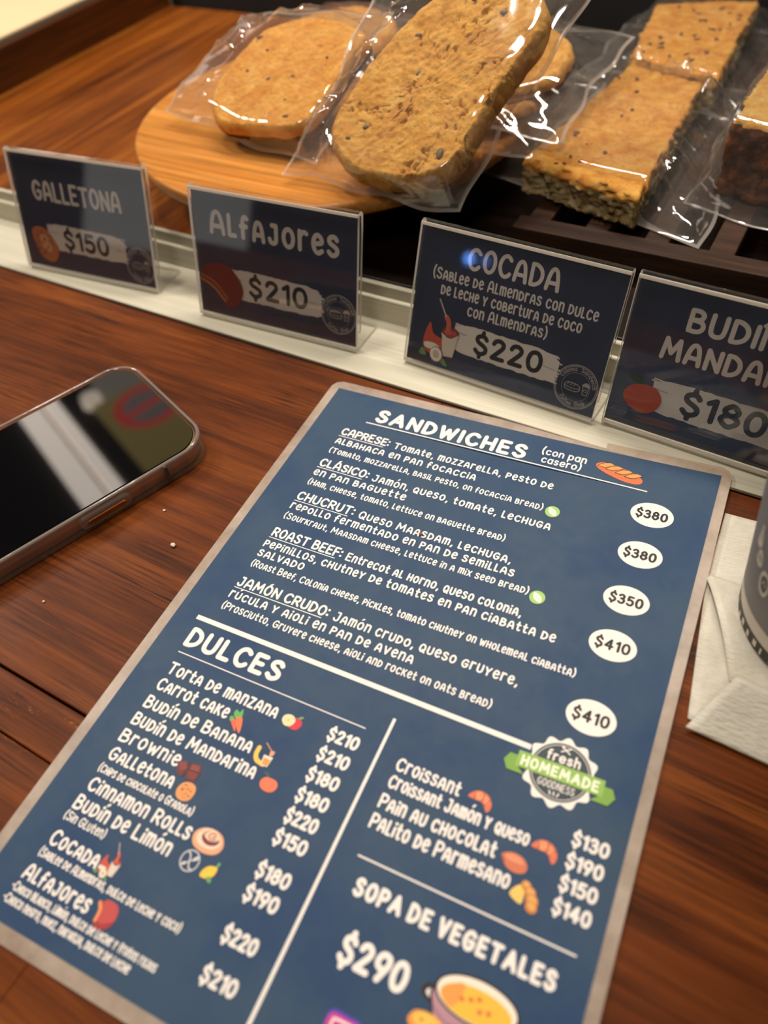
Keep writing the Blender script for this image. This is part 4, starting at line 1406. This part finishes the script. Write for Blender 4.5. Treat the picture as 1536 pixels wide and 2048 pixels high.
def patch(c00, c10, c11, c01, nx, ny, zf, thick=0.5):
    V, F = [], []
    for j in range(ny + 1):
        for i in range(nx + 1):
            u, v_ = i / nx, j / ny
            x = (1 - u) * (1 - v_) * c00[0] + u * (1 - v_) * c10[0] + u * v_ * c11[0] + (1 - u) * v_ * c01[0]
            y = (1 - u) * (1 - v_) * c00[1] + u * (1 - v_) * c10[1] + u * v_ * c11[1] + (1 - u) * v_ * c01[1]
            V.append((x, y, zf(u, v_)))
    for j in range(ny):
        for i in range(nx):
            a_ = j * (nx + 1) + i
            F.append((a_, a_ + 1, a_ + nx + 2, a_ + nx + 1))
    n_ = len(V)
    V += [(x, y, z - thick) for x, y, z in V]
    F += [tuple(n_ + q for q in reversed(f_)) for f_ in F[:nx * ny]]
    per = list(range(nx + 1)) + [j * (nx + 1) + nx for j in range(1, ny + 1)] + [ny * (nx + 1) + i for i in range(nx - 1, -1, -1)] + [j * (nx + 1) for j in range(ny - 1, 0, -1)]
    for k in range(len(per)):
        a_, b_ = per[k], per[(k + 1) % len(per)]
        F.append((a_, a_ + n_, b_ + n_, b_))
    return V, F


def wob(u, v_, k=3.0, a_=0.15):
    return a_ * noise.noise(Vector((u * k, v_ * k, 1.7)))


nap = thing('napkin', 'folded white paper napkin under the cup at the right edge', 'napkin', (270, -60, 0))
NO = (270, -60, 0)
V, F = patch((219, -46), (330, -42), (330, 6), (216.6, -2.0), 24, 12, lambda u, v_: 0.9 + wob(u, v_))
o = mk('back_ply', V, F, M_nap, nap, NO, True)
V, F = patch((229.5, -111), (330, -113), (330, -38), (218.6, -42), 24, 20, lambda u, v_: 0.9 + wob(u, v_))
mk('lower_ply', V, F, M_nap, nap, NO, True)


def ztop(u, v_):
    return 1.6 + 5.5 * math.exp(-((u) / 0.11) ** 2) * math.sin(min(1.0, max(0.0, 1.02 - v_)) * math.pi) ** 0.8 + wob(u, v_, 5, .3)


V, F = patch((240.0, -90), (330, -92), (330, -37), (217.0, -41), 26, 24, ztop)
mk('upper_ply', V, F, M_nap, nap, NO, True)


def zfront(u, v_):
    h_ = v_ / 0.74 if v_ < 0.74 else max(0.0, 1 - ((v_ - 0.74) / 0.26) ** 1.6)
    return 2.8 + 12.4 * h_ + 0.5 * math.sin(u * 3 + 0.6) * h_ + wob(u, v_, 4, .4)


V, F = patch((229.6, -115.8), (330, -119), (330, -95), (243.5, -87.5), 28, 27, zfront)
mk('folded_flap', V, F, M_nap, nap, NO, True)

M_cup = pbr('grey_paper_cup', srgb(120, 114, 110), 0.5)
M_cupw = pbr('cup_white', srgb(214, 202, 186), 0.5)
M_cupk = pbr('cup_black', srgb(34, 30, 28), 0.5)
CX, CY, CZ = 271.0, -44.0, 3.2


def cr(z):
    return 38.0 + 0.12 * z


cup = thing('paper_cup', 'grey printed paper coffee cup standing on the napkin', 'cup', (CX, CY, CZ))
prof = [(33, 2.2), (37.2, 2.0), (37.6, 0.0), (38.0, 0.0)] + [(cr(z), z) for z in (4, 20, 60, 100, 148)] + [(cr(150) + 1.6, 149.5), (cr(150) + 1.8, 151), (cr(150) + .4, 152), (cr(150) - 1.2, 150), (cr(120) - 1.0, 120), (cr(118) - 1, 118)]
V, F = lathe(prof, 96)
mk('body', V, F, M_cup, cup, smooth=True)


def cone_band(z0, z1, d0, d1, off, n_=64):
    V, F = [], []
    for k in range(n_ + 1):
        q = math.radians(d0 + (d1 - d0) * k / n_)
        for z in (z0, z1):
            r_ = cr(z) + off
            V.append((r_ * math.cos(q), r_ * math.sin(q), z))
    for k in range(n_):
        F.append((2 * k, 2 * k + 2, 2 * k + 3, 2 * k + 1))
    return V, F


V, F = cone_band(8.0, 17.0, 0, 360, 0.10)
mk('white_band', V, F, M_cupw, cup, smooth=True)
V, F = cone_band(0.4, 8.2, 0, 360, 0.16)
blk = mk('black_band', V, F, M_cupk, cup, smooth=True)
parts = []
r_ = random.Random(3)
q = 120.0
while q < 330:
    h0 = r_.choice((1.0, 1.6, 2.2))
    parts.append(cone_band(h0, h0 + r_.uniform(3.2, 5.0), q, q + r_.choice((1.4, 2.6, 3.2)), 0.24, 3))
    q += r_.uniform(6.4, 8.2)
V, F = join(parts)
mk('white_stripes', V, F, M_cupw, blk)


def cup_place(off):
    def f_(a_, b_, lvl):
        q_ = math.radians(a_)
        r2 = cr(b_) + off + 0.02 * lvl
        return (r2 * math.cos(q_), r2 * math.sin(q_), b_)
    return f_


def cup_mat(col):
    return pbr('cup_print_%d_%d_%d' % col, srgb(*col), 0.55)


def cup_icon(deg, z, w_, h_, kind):
    a = Art(deg, z)
    c0, c1 = (214, 202, 180), (96, 88, 80)
    if kind == 0:
        a.blob(c0, [(-w_, -h_), (-w_ * .6, h_ * .2), (0, h_), (w_ * .7, h_ * .4), (w_, -h_ * .6), (0, -h_ * 1.1)])
        for k in range(5):
            a.stroke(c1, [(-w_ * .5, -h_ * .2 + k * h_ * .18), (w_ * .1, -h_ * .4 + k * h_ * .24), (w_ * .5, -h_ * .1 + k * h_ * .1)], .3)
    elif kind == 1:
        a.blob(c0, [(-w_, -h_ * .6), (-w_ * .7, h_ * .5), (0, h_), (w_ * .8, h_ * .6), (w_, -h_ * .5), (0, -h_)])
        for k in (-.4, 0, .4):
            a.stroke(c1, [(w_ * (k - .16), h_ * -.3), (w_ * (k + .16), h_ * -.3), (w_ * (k + .16), h_ * .3), (w_ * (k - .16), h_ * .3)], .35, False, True)
    else:
        a.blob(c0, [(-w_, 0), (-w_ * .6, h_ * .9), (w_ * .5, h_), (w_, 0), (w_ * .5, -h_), (-w_ * .6, -h_ * .9)])
        a.blob(c1, [(-w_ * .7, 0), (-w_ * .4, h_ * .6), (w_ * .4, h_ * .7), (w_ * .7, 0), (w_ * .3, -h_ * .7), (-w_ * .4, -h_ * .6)])
        a.stroke(c0, [(-w_ * .4, -h_ * .2), (0, h_ * .2), (w_ * .4, -h_ * .1)], .5)
    # drop shape points are in degrees across and u up: long strokes follow the cone
    return a.build('printed_emblem', cup, cup_place(0.14), cup_mat, 0)


cup_icon(204.5, 57, 3.0, 6.0, 0)
cup_icon(208.5, 47.5, 3.4, 4.6, 1)
cup_icon(217.5, 40, 4.6, 6.4, 2)
cup_icon(220, 58, 3.6, 5.0, 1)
cup_icon(230, 47, 4.0, 6.0, 0)

# ------------------------------------------------------------------ wooden cake stand
ck = thing('cake_stand', 'round honey-coloured wooden cake stand carrying the bagged cookies', 'cake stand', (-125, 206, 18))
prof = [(0.1, 60.2), (120, 60.2), (138, 60.6), (141.5, 61.2), (143.6, 60.4), (144.2, 58), (143.6, 53.5), (142.0, 51.8), (134, 47.5), (112, 41.5), (70, 38.0), (40, 37), (34, 36.5)]
V, F = lathe(prof[::-1], 128)
V = [(x, y, z - 18) for x, y, z in V]
mk('plate', V, F, M_plate, ck, smooth=True)
prof = [(58, 18.1), (61, 20), (60, 24), (52, 27), (46, 31), (46, 35), (34, 37.2), (30, 37.5)]
V, F = lathe(prof, 96)
mk('pedestal', [(x, y, z - 18) for x, y, z in V], F, M_walnut, ck, smooth=True)

# ------------------------------------------------------------------ dark board added in place of shade on the shelf under the riser
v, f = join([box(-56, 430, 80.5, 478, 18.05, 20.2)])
o = mk('shade_board', v, f, M_shade_board, None, (-56, 80.5, 18.05))
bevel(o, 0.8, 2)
tag(o, 'flat dark board added for shade on the shelf beneath the slatted riser', 'tray')
# ------------------------------------------------------------------ slatted riser
rs = thing('slatted_riser', 'dark walnut slatted riser under the cake slices', 'riser', (47, 135, 18))


def rbox(name, *b):
    v, f = box(*b)
    o = mk(name, v, f, M_walnut, rs, (47, 135, 18))
    bevel(o, 0.7, 2)
    return o


rbox('front_rail', 47, 420, 135, 150, 20.25, 40)
rbox('back_rail', 47, 420, 465, 476, 20.25, 40)
for x in (52, 88, 124, 160.5, 197, 233):
    rbox('slat', x, x + 14, 150.2, 464.8, 30, 39.4)


# ------------------------------------------------------------------ baked goods
def resample(P, n_):
    P = catmull(P, True, 8)
    d = [0.0]
    for a_, b_ in zip(P, P[1:] + P[:1]):
        d.append(d[-1] + math.hypot(b_[0] - a_[0], b_[1] - a_[1]))
    out, j = [], 0
    for k in range(n_):
        t_ = d[-1] * k / n_
        while d[j + 1] < t_:
            j += 1
        f_ = (t_ - d[j]) / max(1e-9, d[j + 1] - d[j])
        a_, b_ = P[j], P[(j + 1) % len(P)]
        out.append((a_[0] + (b_[0] - a_[0]) * f_, a_[1] + (b_[1] - a_[1]) * f_))
    return out


def m_crumb(name, top_dark, top_mid, top_light, rim, spots, zr=None):
    t = NT(name)
    f = t.noise(t.mapping((130, 130, 130)), 1.0, 8, 0.68, 0.4)
    col = t.ramp(f, [(0.32, top_dark), (0.5, top_mid), (0.68, top_light)])
    big = t.noise(t.mapping((62, 62, 62), loc=(4, 2, 1)), 1.0, 5, 0.62)
    col = t.mix(t.ramp(big, [(0.5, G0), (0.75, (0.6, 0.6, 0.6, 1))]), col, rim)
    v = t.n('ShaderNodeTexVoronoi')
    v.inputs['Scale'].default_value = 1.0
    t.l(t.mapping((160, 160, 160)), v.inputs['Vector'])
    sp = t.ramp(v.outputs['Distance'], [(0.10, (spots, spots, spots, 1)), (0.17, G0)])
    col = t.mix(sp, col, srgb(120, 70, 36))
    t.l(col, t.b.inputs['Base Color'])
    t.b.inputs['Roughness'].default_value = 0.75
    t.b.inputs['Specular IOR Level'].default_value = 0.25
    t.b.inputs['Subsurface Weight'].default_value = 0.0
    f2 = t.noise(t.mapping((420, 420, 420)), 1.0, 7, 0.75)
    t.bump(f2, 0.8, 0.0016)
    return t.m


M_ck1 = m_crumb('cookie_golden', srgb(214, 136, 52), srgb(236, 168, 74), srgb(246, 190, 100), srgb(218, 138, 58), 0.25)
M_ck2 = m_crumb('cookie_pale_brown', srgb(206, 140, 58), srgb(234, 172, 80), srgb(246, 194, 104), srgb(210, 138, 58), 0.3)
M_ckb = m_crumb('cookie_browned_base', srgb(62, 30, 16), srgb(92, 48, 28), srgb(124, 72, 44), srgb(60, 30, 18), 0.2)
M_coc = m_crumb('coconut_crust', srgb(208, 126, 46), srgb(230, 164, 72), srgb(240, 190, 102), srgb(178, 90, 28), 0.2)
M_cocs = m_crumb('coconut_crumb', srgb(122, 92, 52), srgb(210, 182, 124), srgb(246, 230, 186), srgb(130, 98, 58), 0.5)
M_chip = pbr('chocolate', srgb(92, 66, 44), 0.5)
M_chipd = pbr('dark_fruit', srgb(112, 72, 44), 0.7)
M_loaf = m_crumb('mandarin_glaze', srgb(196, 138, 50), srgb(214, 166, 78), srgb(226, 186, 110), srgb(176, 108, 40), 0.15)
M_loafs = m_crumb('baked_crust', srgb(72, 34, 14), srgb(110, 58, 22), srgb(150, 92, 36), srgb(70, 34, 16), 0.2)


def frame3(P0, tilt):
    u = Vector((1, 0, 0))
    v_ = Vector((0, math.cos(tilt), math.sin(tilt)))
    return Vector(P0), u, v_, u.cross(v_)


def cookie(name, label, P0, tilt, outline, T, mats, seed, crack=1.0, bump_a=1.0, chips=(), chip_mat=None, flat_top=False, group=None, top_rows=4):
    """outline lies in the plane of the upper face through P0; body thickness T below it"""
    O, u, v_, nn = frame3(P0, tilt)
    c = (sum(p[0] for p in outline) / len(outline), sum(p[1] for p in outline) / len(outline))
    org = O + u * c[0] + v_ * c[1] - nn * T
    t = thing(name, label, 'cookie' if 'cookie' in label else 'cake', org, 0, group)
    N = 200 if flat_top else 340
    R = resample(outline, N)
    loops = [(0.02, -T), (0.3, -T), (0.6, -T), (0.85, -T), (0.94, -T + .8), (0.985, -T + 3), (1.0, -T * .72), (1.005, -T * .5), (0.995, -T * .3), (0.975, -T * .14), (0.945, -T * .04)]
    if flat_top:
        loops = [(0.02, -T), (0.3, -T), (0.6, -T), (0.9, -T), (0.985, -T + .2), (0.995, -T + 1.5), ] + [(1.0, -T * (0.9 - 0.05 * k)) for k in range(16)] + [(0.997, -T * .10), (0.985, -T * .04), (0.965, 0)]
    top = [0.93 - 0.92 * k / 60 for k in range(61)]
    loops += [(k, 0.02 * T * (1 - k) * 4 if not flat_top else 0.0) for k in top]
    V, F, mi = [], [], []
    ntop = len(loops) - len(top)
    for li, (k, h) in enumerate(loops):
        for p in R:
            x, y = c[0] + (p[0] - c[0]) * k, c[1] + (p[1] - c[1]) * k
            q = Vector((x * 0.11 + seed, y * 0.11, h * 0.11))
            d = 0.0
            if 3 <= li:
                d = bump_a * (1.2 * noise.fractal(q * 0.8, 0.9, 2.0, 4) + 0.75 * noise.fractal(q * 3.2, 0.75, 2.1, 5))
                qq = q * 0.62 + Vector((3, 7, seed)) + 0.5 * noise.noise_vector(q * 1.9)
                rid = 1 - abs(noise.noise(qq)) * 2
                gate = noise.noise(q * 0.35 + Vector((9, 1, 4)))
                if rid > 0.93 and gate > -0.12:
                    d -= crack * 1.9 * (rid - 0.93) / 0.07 * min(1.0, (gate + 0.12) * 4)
            side = max(0.0, min(1.0, (k - 0.9) / 0.08)) if h < -0.02 * T else 0.0
            dx, dy = p[0] - c[0], p[1] - c[1]
            dl = math.hypot(dx, dy) or 1
            if flat_top:
                d *= 1.0 + side * (2.6 + 2.4 * noise.noise(q * 5.0))
            X = x + dx / dl * d * side
            Y = y + dy / dl * d * side
            Hh = h + d * (1 - side) * (1 if li >= ntop - 2 else 0.0)
            W_ = u * (X - c[0]) + v_ * (Y - c[1]) + nn * (Hh + T)
            V.append(tuple(W_))
    for i in range(len(loops) - 1):
        for k in range(N):
            a_, b_ = i * N + k, i * N + (k + 1) % N
            F.append((a_, b_, b_ + N, a_ + N))
            mi.append(0 if i >= ntop - top_rows or len(mats) == 1 else 1)
    F.append(tuple(reversed(range(N))))
    mi.append(len(mats) - 1)
    F.append(tuple(range((len(loops) - 1) * N, len(loops) * N)))
    mi.append(0)
    mk('crumb', V, F, mats, t, smooth=True, mi=mi)
    for j, (x, y, sx, sy, ang) in enumerate(chips):
        cv, cf = [], []
        n1, n2 = 10, 4
        rj = random.Random(j + int(seed * 10))
        for b_ in range(n2 + 1):
            ph_ = math.pi / 2 * b_ / n2
            for a_ in range(n1):
                th = 2 * math.pi * a_ / n1
                rr_ = math.cos(ph_) * (1 + 0.22 * noise.noise(Vector((math.cos(th) * 2 + j, math.sin(th) * 2, seed))))
                lx, ly = sx * rr_ * math.cos(th), sy * rr_ * math.sin(th)
                X = x - c[0] + lx * math.cos(ang) - ly * math.sin(ang)
                Y = y - c[1] + lx * math.sin(ang) + ly * math.cos(ang)
                cv.append(tuple(u * X + v_ * Y + nn * (T + 0.3 + 1.0 * math.sin(ph_))))
        for b_ in range(n2):
            for a_ in range(n1):
                q0, q1 = b_ * n1 + a_, b_ * n1 + (a_ + 1) % n1
                cf.append((q0, q1, q1 + n1, q0 + n1))
        mk('chocolate_chip' if 'cookie' in label else 'baked_fleck', cv, cf, chip_mat or M_chip, t, smooth=True)
    return t


def bag(label, P0, tilt, T, corners, food, seed, floor_z=None, nfold=60, amp=1.25, lift=4.2, res=84):
    """clear film bag: lower ply on the base plane, upper ply stretched as a tent from the food to the bag's edges"""
    O, u, v_, nn = frame3(P0, tilt)
    base = O - nn * (T + 0.8)
    rng = np.random.RandomState(seed)
    g = np.linspace(0, 1, res + 1)
    U, W = np.meshgrid(g, g)
    cs = [np.array(c, float) for c in corners]
    X = (1 - U) * (1 - W) * cs[0][0] + U * (1 - W) * cs[1][0] + U * W * cs[2][0] + (1 - U) * W * cs[3][0]
    Y = (1 - U) * (1 - W) * cs[0][1] + U * (1 - W) * cs[1][1] + U * W * cs[2][1] + (1 - U) * W * cs[3][1]
    # wavy hem
    X = X + 2.2 * np.sin(W * 7.3 + seed) * (2 * U - 1) + 1.6 * np.sin(W * 17 + 2 * seed) * (2 * U - 1)
    Y = Y + 2.0 * np.sin(U * 6.1 + 2 * seed) * (2 * W - 1) + 1.4 * np.sin(U * 15 + seed) * (2 * W - 1)
    env = np.minimum(np.minimum(U, 1 - U), np.minimum(W, 1 - W))
    P = np.array(resample(food, 72))
    D = np.full(X.shape, 1e9)
    inside = np.zeros(X.shape, bool)
    Q = np.roll(P, -1, 0)
    for (ax, ay), (bx_, by_) in zip(P, Q):
        ex, ey = bx_ - ax, by_ - ay
        l2 = ex * ex + ey * ey + 1e-9
        t_ = np.clip(((X - ax) * ex + (Y - ay) * ey) / l2, 0, 1)
        D = np.minimum(D, np.hypot(X - ax - t_ * ex, Y - ay - t_ * ey))
        cond = ((ay > Y) != (by_ > Y)) & (X < (bx_ - ax) * (Y - ay) / (by_ - ay + 1e-12) + ax)
        inside ^= cond
    Din = np.where(inside, 0, D)
    size = np.hypot(*(cs[2] - cs[0])) / 2
    db = env * size * 1.5
    edge = np.clip(np.minimum(env * 26, 1.0), 0, 1)
    tent = (T + lift) * np.clip(db / (Din * 0.9 + db + 1e-6), 0, 1) ** 0.9
    H = tent * edge
    fold = np.zeros(X.shape)
    cen = P.mean(0)
    for k in range(nfold):
        pk = P[rng.randint(len(P))] + rng.uniform(-4, 4, 2)
        dr = pk - cen
        an = math.atan2(dr[1], dr[0]) + rng.uniform(-0.9, 0.9)
        dx, dy = X - pk[0], Y - pk[1]
        s_ = dx * math.cos(an) + dy * math.sin(an)
        d_ = -dx * math.sin(an) + dy * math.cos(an)
        ln = rng.uniform(10, 40)
        wd = rng.uniform(1.2, 5.0)
        fold += rng.choice([-1, 1, 1]) * rng.uniform(0.6, 3.6) * np.exp(-np.abs(d_) / wd) * np.exp(-((s_ - ln * .4) / ln) ** 2)
    off = np.clip(Din / 6.0, 0.10, 1.0) * np.clip(env * 12, 0, 1)
    # long-wave crumple
    cr_ = np.zeros(X.shape)
    for k in range(14):
        an = rng.uniform(0, 6.28)
        fr_ = rng.uniform(0.06, 0.22)
        ph_ = (X * math.cos(an) + Y * math.sin(an)) * fr_ + rng.uniform(0, 6.28)
        cr_ += (np.abs(np.mod(ph_ / math.pi, 2) - 1) - 0.5) * rng.uniform(0.3, 1.3)
    H2 = H + amp * off * (fold + 0.8 * cr_)
    H2 = np.maximum(H2, np.where(inside, T + lift * 0.7, 0.5) * edge)
    lower = 0.25 * cr_ * np.clip(env * 10, 0, 1) - 0.2
    sheen = 1.5 * np.sin(U * 9 + seed) * (1 - np.clip(env * 14, 0, 1))
    V = []
    for A in (H2 + sheen * 0.7, lower + sheen * 0.7):
        for j in range(res + 1):
            for i in range(res + 1):
                p = base + u * float(X[j, i]) + v_ * float(Y[j, i]) + nn * float(A[j, i])
                z = p.z
                if floor_z is not None and z < floor_z:
                    z = floor_z + 0.02 * (z - floor_z) * 0
                V.append((p.x, p.y, z))
    n_ = (res + 1) ** 2
    F = []
    for j in range(res):
        for i in range(res):
            a_ = j * (res + 1) + i
            F.append((a_, a_ + 1, a_ + res + 2, a_ + res + 1))
    F += [tuple(n_ + q for q in reversed(f_)) for f_ in F[:res * res]]
    zc = min(v[2] for v in V)
    mi = [1 if (i_ in (0, res - 1) or j_ in (0, res - 1)) else 0 for _ in (0, 1) for j_ in range(res) for i_ in range(res)]
    o = mk('film_bag', V, F, [M_film, M_edge_highlight], None, (base.x, base.y, zc), True, mi)
    tag(o, label, 'bag', 'clear film bags around the bakes')
    return o


rr = random.Random(11)
c1 = [(-52.5, 17.4), (-42.5, 4.4), (-28.1, -1.4), (0, 0.5), (22.2, 4.0), (34.1, 15.8), (37.5, 36.4), (40.0, 60.6), (42.4, 80.1), (24.2, 90.6), (-0.6, 93.1), (-22.6, 88.3), (-41.3, 76.1), (-50.4, 53.6), (-53.7, 36.2)]
cookie('cookie', 'square-edged golden chip cookie at the left of the cake stand', (-124.8, 122.6, 80.0), math.radians(25), c1, 15, [M_ck1, M_ckb], 1.3, 0.3, 0.5,
       [(-13, 38, 3.4, 1.5, .5), (3, 42, 2.6, 1.1, .6), (-33, 42, 1.5, 1.2, 0), (-26, 60, 1.4, 1.1, 0), (8, 24, 2.0, 1.2, .3), (-38, 70, 2.4, 1.4, .2), (14, 12, 2.2, 1.4, .3), (22, 60, 1.2, 1, 0)], M_chipd, group='bagged cookies')
bag('clear film bag around the left cookie on the cake stand', (-124.8, 122.6, 80.0), math.radians(25), 15, [(-106, 12), (44, -7), (40, 116), (-81, 106)], c1, 5, 61.8)

c2 = [(-55.8, 16.6), (-46.5, 7.0), (-33.1, -0.1), (-15.4, -2.3), (6.2, 0.5), (22.2, 7.7), (29.9, 19.2), (31.9, 31.2), (36.5, 52.3), (44.3, 77.8), (50.0, 98.6), (41.8, 115.2), (22.4, 124.1), (-7.3, 122.2), (-26.3, 105.7), (-38.2, 86.1), (-49.1, 63.1), (-54.8, 43.6), (-58.5, 28.9)]
cookie('cookie', 'large cracked pale brown cookie at the front of the cake stand', (-2.8, 90.4, 82.0), math.radians(35), c2, 18, [M_ck2, M_ck2], 4.7, 2.0, 0.68,
       [(-12, 62, 2.6, 1.6, .7), (24, 102, 2.6, 1.4, .4), (-33, 26, 2.2, 1.6, .2), (10, 86, 1.8, 1.4, 0), (-22, 84, 2.4, 1.4, .1), (18, 18, 2.0, 3.4, .1), (-6, 34, 1.5, 1.0, 0), (-42, 18, 1.6, 1.2, 0), (4, 108, 1.6, 1.2, 0)], M_chip, group='bagged cookies')
bag('clear film bag around the large front cookie', (-2.8, 90.4, 82.0), math.radians(35), 18, [(-90, -2), (31, -4.5), (60, 134), (-70, 136)], c2, 8, None, 90, 1.4)

rnd_c = [(48 * math.cos(k * math.pi / 8) * (1 + .04 * math.sin(3 * k)), 48 * math.sin(k * math.pi / 8) * (1 + .04 * math.cos(5 * k))) for k in range(16)]
for k, (lab, px, py, pz, ti, sd, mt) in enumerate((
        ('brown cookie half hidden behind the large front cookie', -14, 252, 90, 8, 9.2, M_ck2),
        ('cookie lying flat beneath the tilted large cookie', -22, 236, 77, 0, 6.1, M_ck1),
        ('cookie lying behind the left cookie at the top edge', -176, 300, 78, 2, 7.7, M_ck1))):
    cookie('cookie', lab, (px, py, pz), math.radians(ti), rnd_c, 13.5, [mt, M_ckb], sd, 0.8, 0.9, group='bagged cookies')
    bag('clear film bag around the ' + lab, (px, py, pz), math.radians(ti), 13.5, [(-66, -60), (66, -62), (68, 66), (-62, 70)], rnd_c, 20 + k, 61.8, 40, 1.0, res=60)

s1 = [(0, 0), (20, -6), (40, -12), (60, -18), (79.7, -23.5), (78, 18), (76, 60), (74, 100), (73, 141), (55, 147), (36, 154), (16, 161.7), (12, 120), (8, 80), (4, 40)]


def polyfine(P, k=4):
    out = []
    for a_, b_ in zip(P, P[1:] + P[:1]):
        for j in range(k):
            out.append((a_[0] + (b_[0] - a_[0]) * j / k, a_[1] + (b_[1] - a_[1]) * j / k))
    return out


fl = [(rr.uniform(14, 66), rr.uniform(-4, 134), rr.uniform(.8, 2.4), rr.uniform(.6, 1.6), rr.uniform(0, 3)) for _ in range(14)]
cookie('coconut_bar', 'golden coconut cake bar nearest on the slatted riser', (36.3, 176.1, 62.0), 0.0, polyfine(s1), 21.2, [M_coc, M_cocs], 2.4, 0.4, 0.7, fl, M_chipd, True, 'bagged coconut bars', 6)
bag('clear film bag around the nearest coconut cake bar', (36.3, 176.1, 62.0), 0.0, 21.0, [(-61, 22), (121, -29), (96, 190), (-32, 200)], polyfine(s1), 31, 40.6, 90, 1.5)
s2 = [(0, 0), (34, -12), (68, -25), (64, 50), (60, 135), (26, 130), (-15, 113), (-8, 56)]
fl = [(rr.uniform(2, 56), rr.uniform(0, 112), rr.uniform(1.2, 3.4), rr.uniform(.8, 1.8), rr.uniform(0, 3)) for _ in range(26)]
cookie('coconut_bar', 'speckled yellow coconut cake bar behind the nearest one', (48.0, 348.3, 62.0), 0.0, polyfine(s2, 6), 21.2, [M_coc, M_cocs], 8.4, 0.3, 0.6, fl, M_chipd, True, 'bagged coconut bars', 6)
bag('clear film bag around the speckled coconut cake bar behind', (48.0, 348.3, 62.0), 0.0, 21.0, [(-44, -8), (100, -34), (92, 132), (-40, 126)], polyfine(s2, 6), 33, 40.6, 46, 1.0)
s3 = [(0, 0), (42, -11), (84, -22), (92, 30), (96, 90), (50, 104), (8, 110), (2, 60)]
cookie('cake_slice', 'glazed yellow mandarin cake slice with dark crust at the right edge', (147.5, 211.0, 84.0), math.radians(3), polyfine(s3, 6), 43.5, [M_loaf, M_loafs], 5.9, 0.3, 0.6, (), None, True, None, 2)
bag('clear film bag around the mandarin cake slice', (147.5, 211.0, 84.0), math.radians(3), 43.2, [(-14, -18), (116, -52), (130, 130), (-14, 150)], polyfine(s3, 6), 41, 40.4, 44, 1.2)

# ------------------------------------------------------------------ crumbs
def speck(x, y, z, sx, mat, label, seed):
    V, F = [], []
    n1, n2 = 8, 5
    for b_ in range(n2 + 1):
        ph_ = math.pi * b_ / n2
        for a_ in range(n1):
            th = 2 * math.pi * a_ / n1
            k = 1 + 0.35 * noise.noise(Vector((math.cos(th) * 2 + seed, math.sin(th) * 2, ph_)))
            V.append((sx * k * math.sin(ph_) * math.cos(th), sx * .8 * k * math.sin(ph_) * math.sin(th), sx * .6 + sx * .6 * math.cos(ph_)))
    for b_ in range(n2):
        for a_ in range(n1):
            q0, q1 = b_ * n1 + a_, b_ * n1 + (a_ + 1) % n1
            F.append((q0, q0 + n1, q1 + n1, q1))
    o = mk('crumb', [(v[0] + x, v[1] + y, v[2] + z) for v in V], F, mat, None, (x, y, z))
    return tag(o, label, 'crumb', 'crumbs')


M_wc = pbr('white_crumb', srgb(226, 206, 190), 0.5)
M_bc = pbr('brown_crumb', srgb(150, 92, 48), 0.6)
speck(-13.6, -134.2, 0, 1.5, M_wc, 'larger white crumb on the counter between phone and menu', 1)
speck(-33.1, -118.3, 0, 0.8, M_wc, 'tiny white crumb on the counter close to the phone', 2)
speck(-48.7, -188.3, 0, 0.7, M_wc, 'tiny pale crumb on the counter left of the menu', 3)
a_ = math.radians(4.66)
mx, my = 87.3, -83.0
speck(mx * math.cos(a_) - my * math.sin(a_), mx * math.sin(a_) + my * math.cos(a_), 0.25 + menu_z(mx, 83) + 0.7, 1.1, M_bc, 'small brown crumb on the menu lettering', 4)
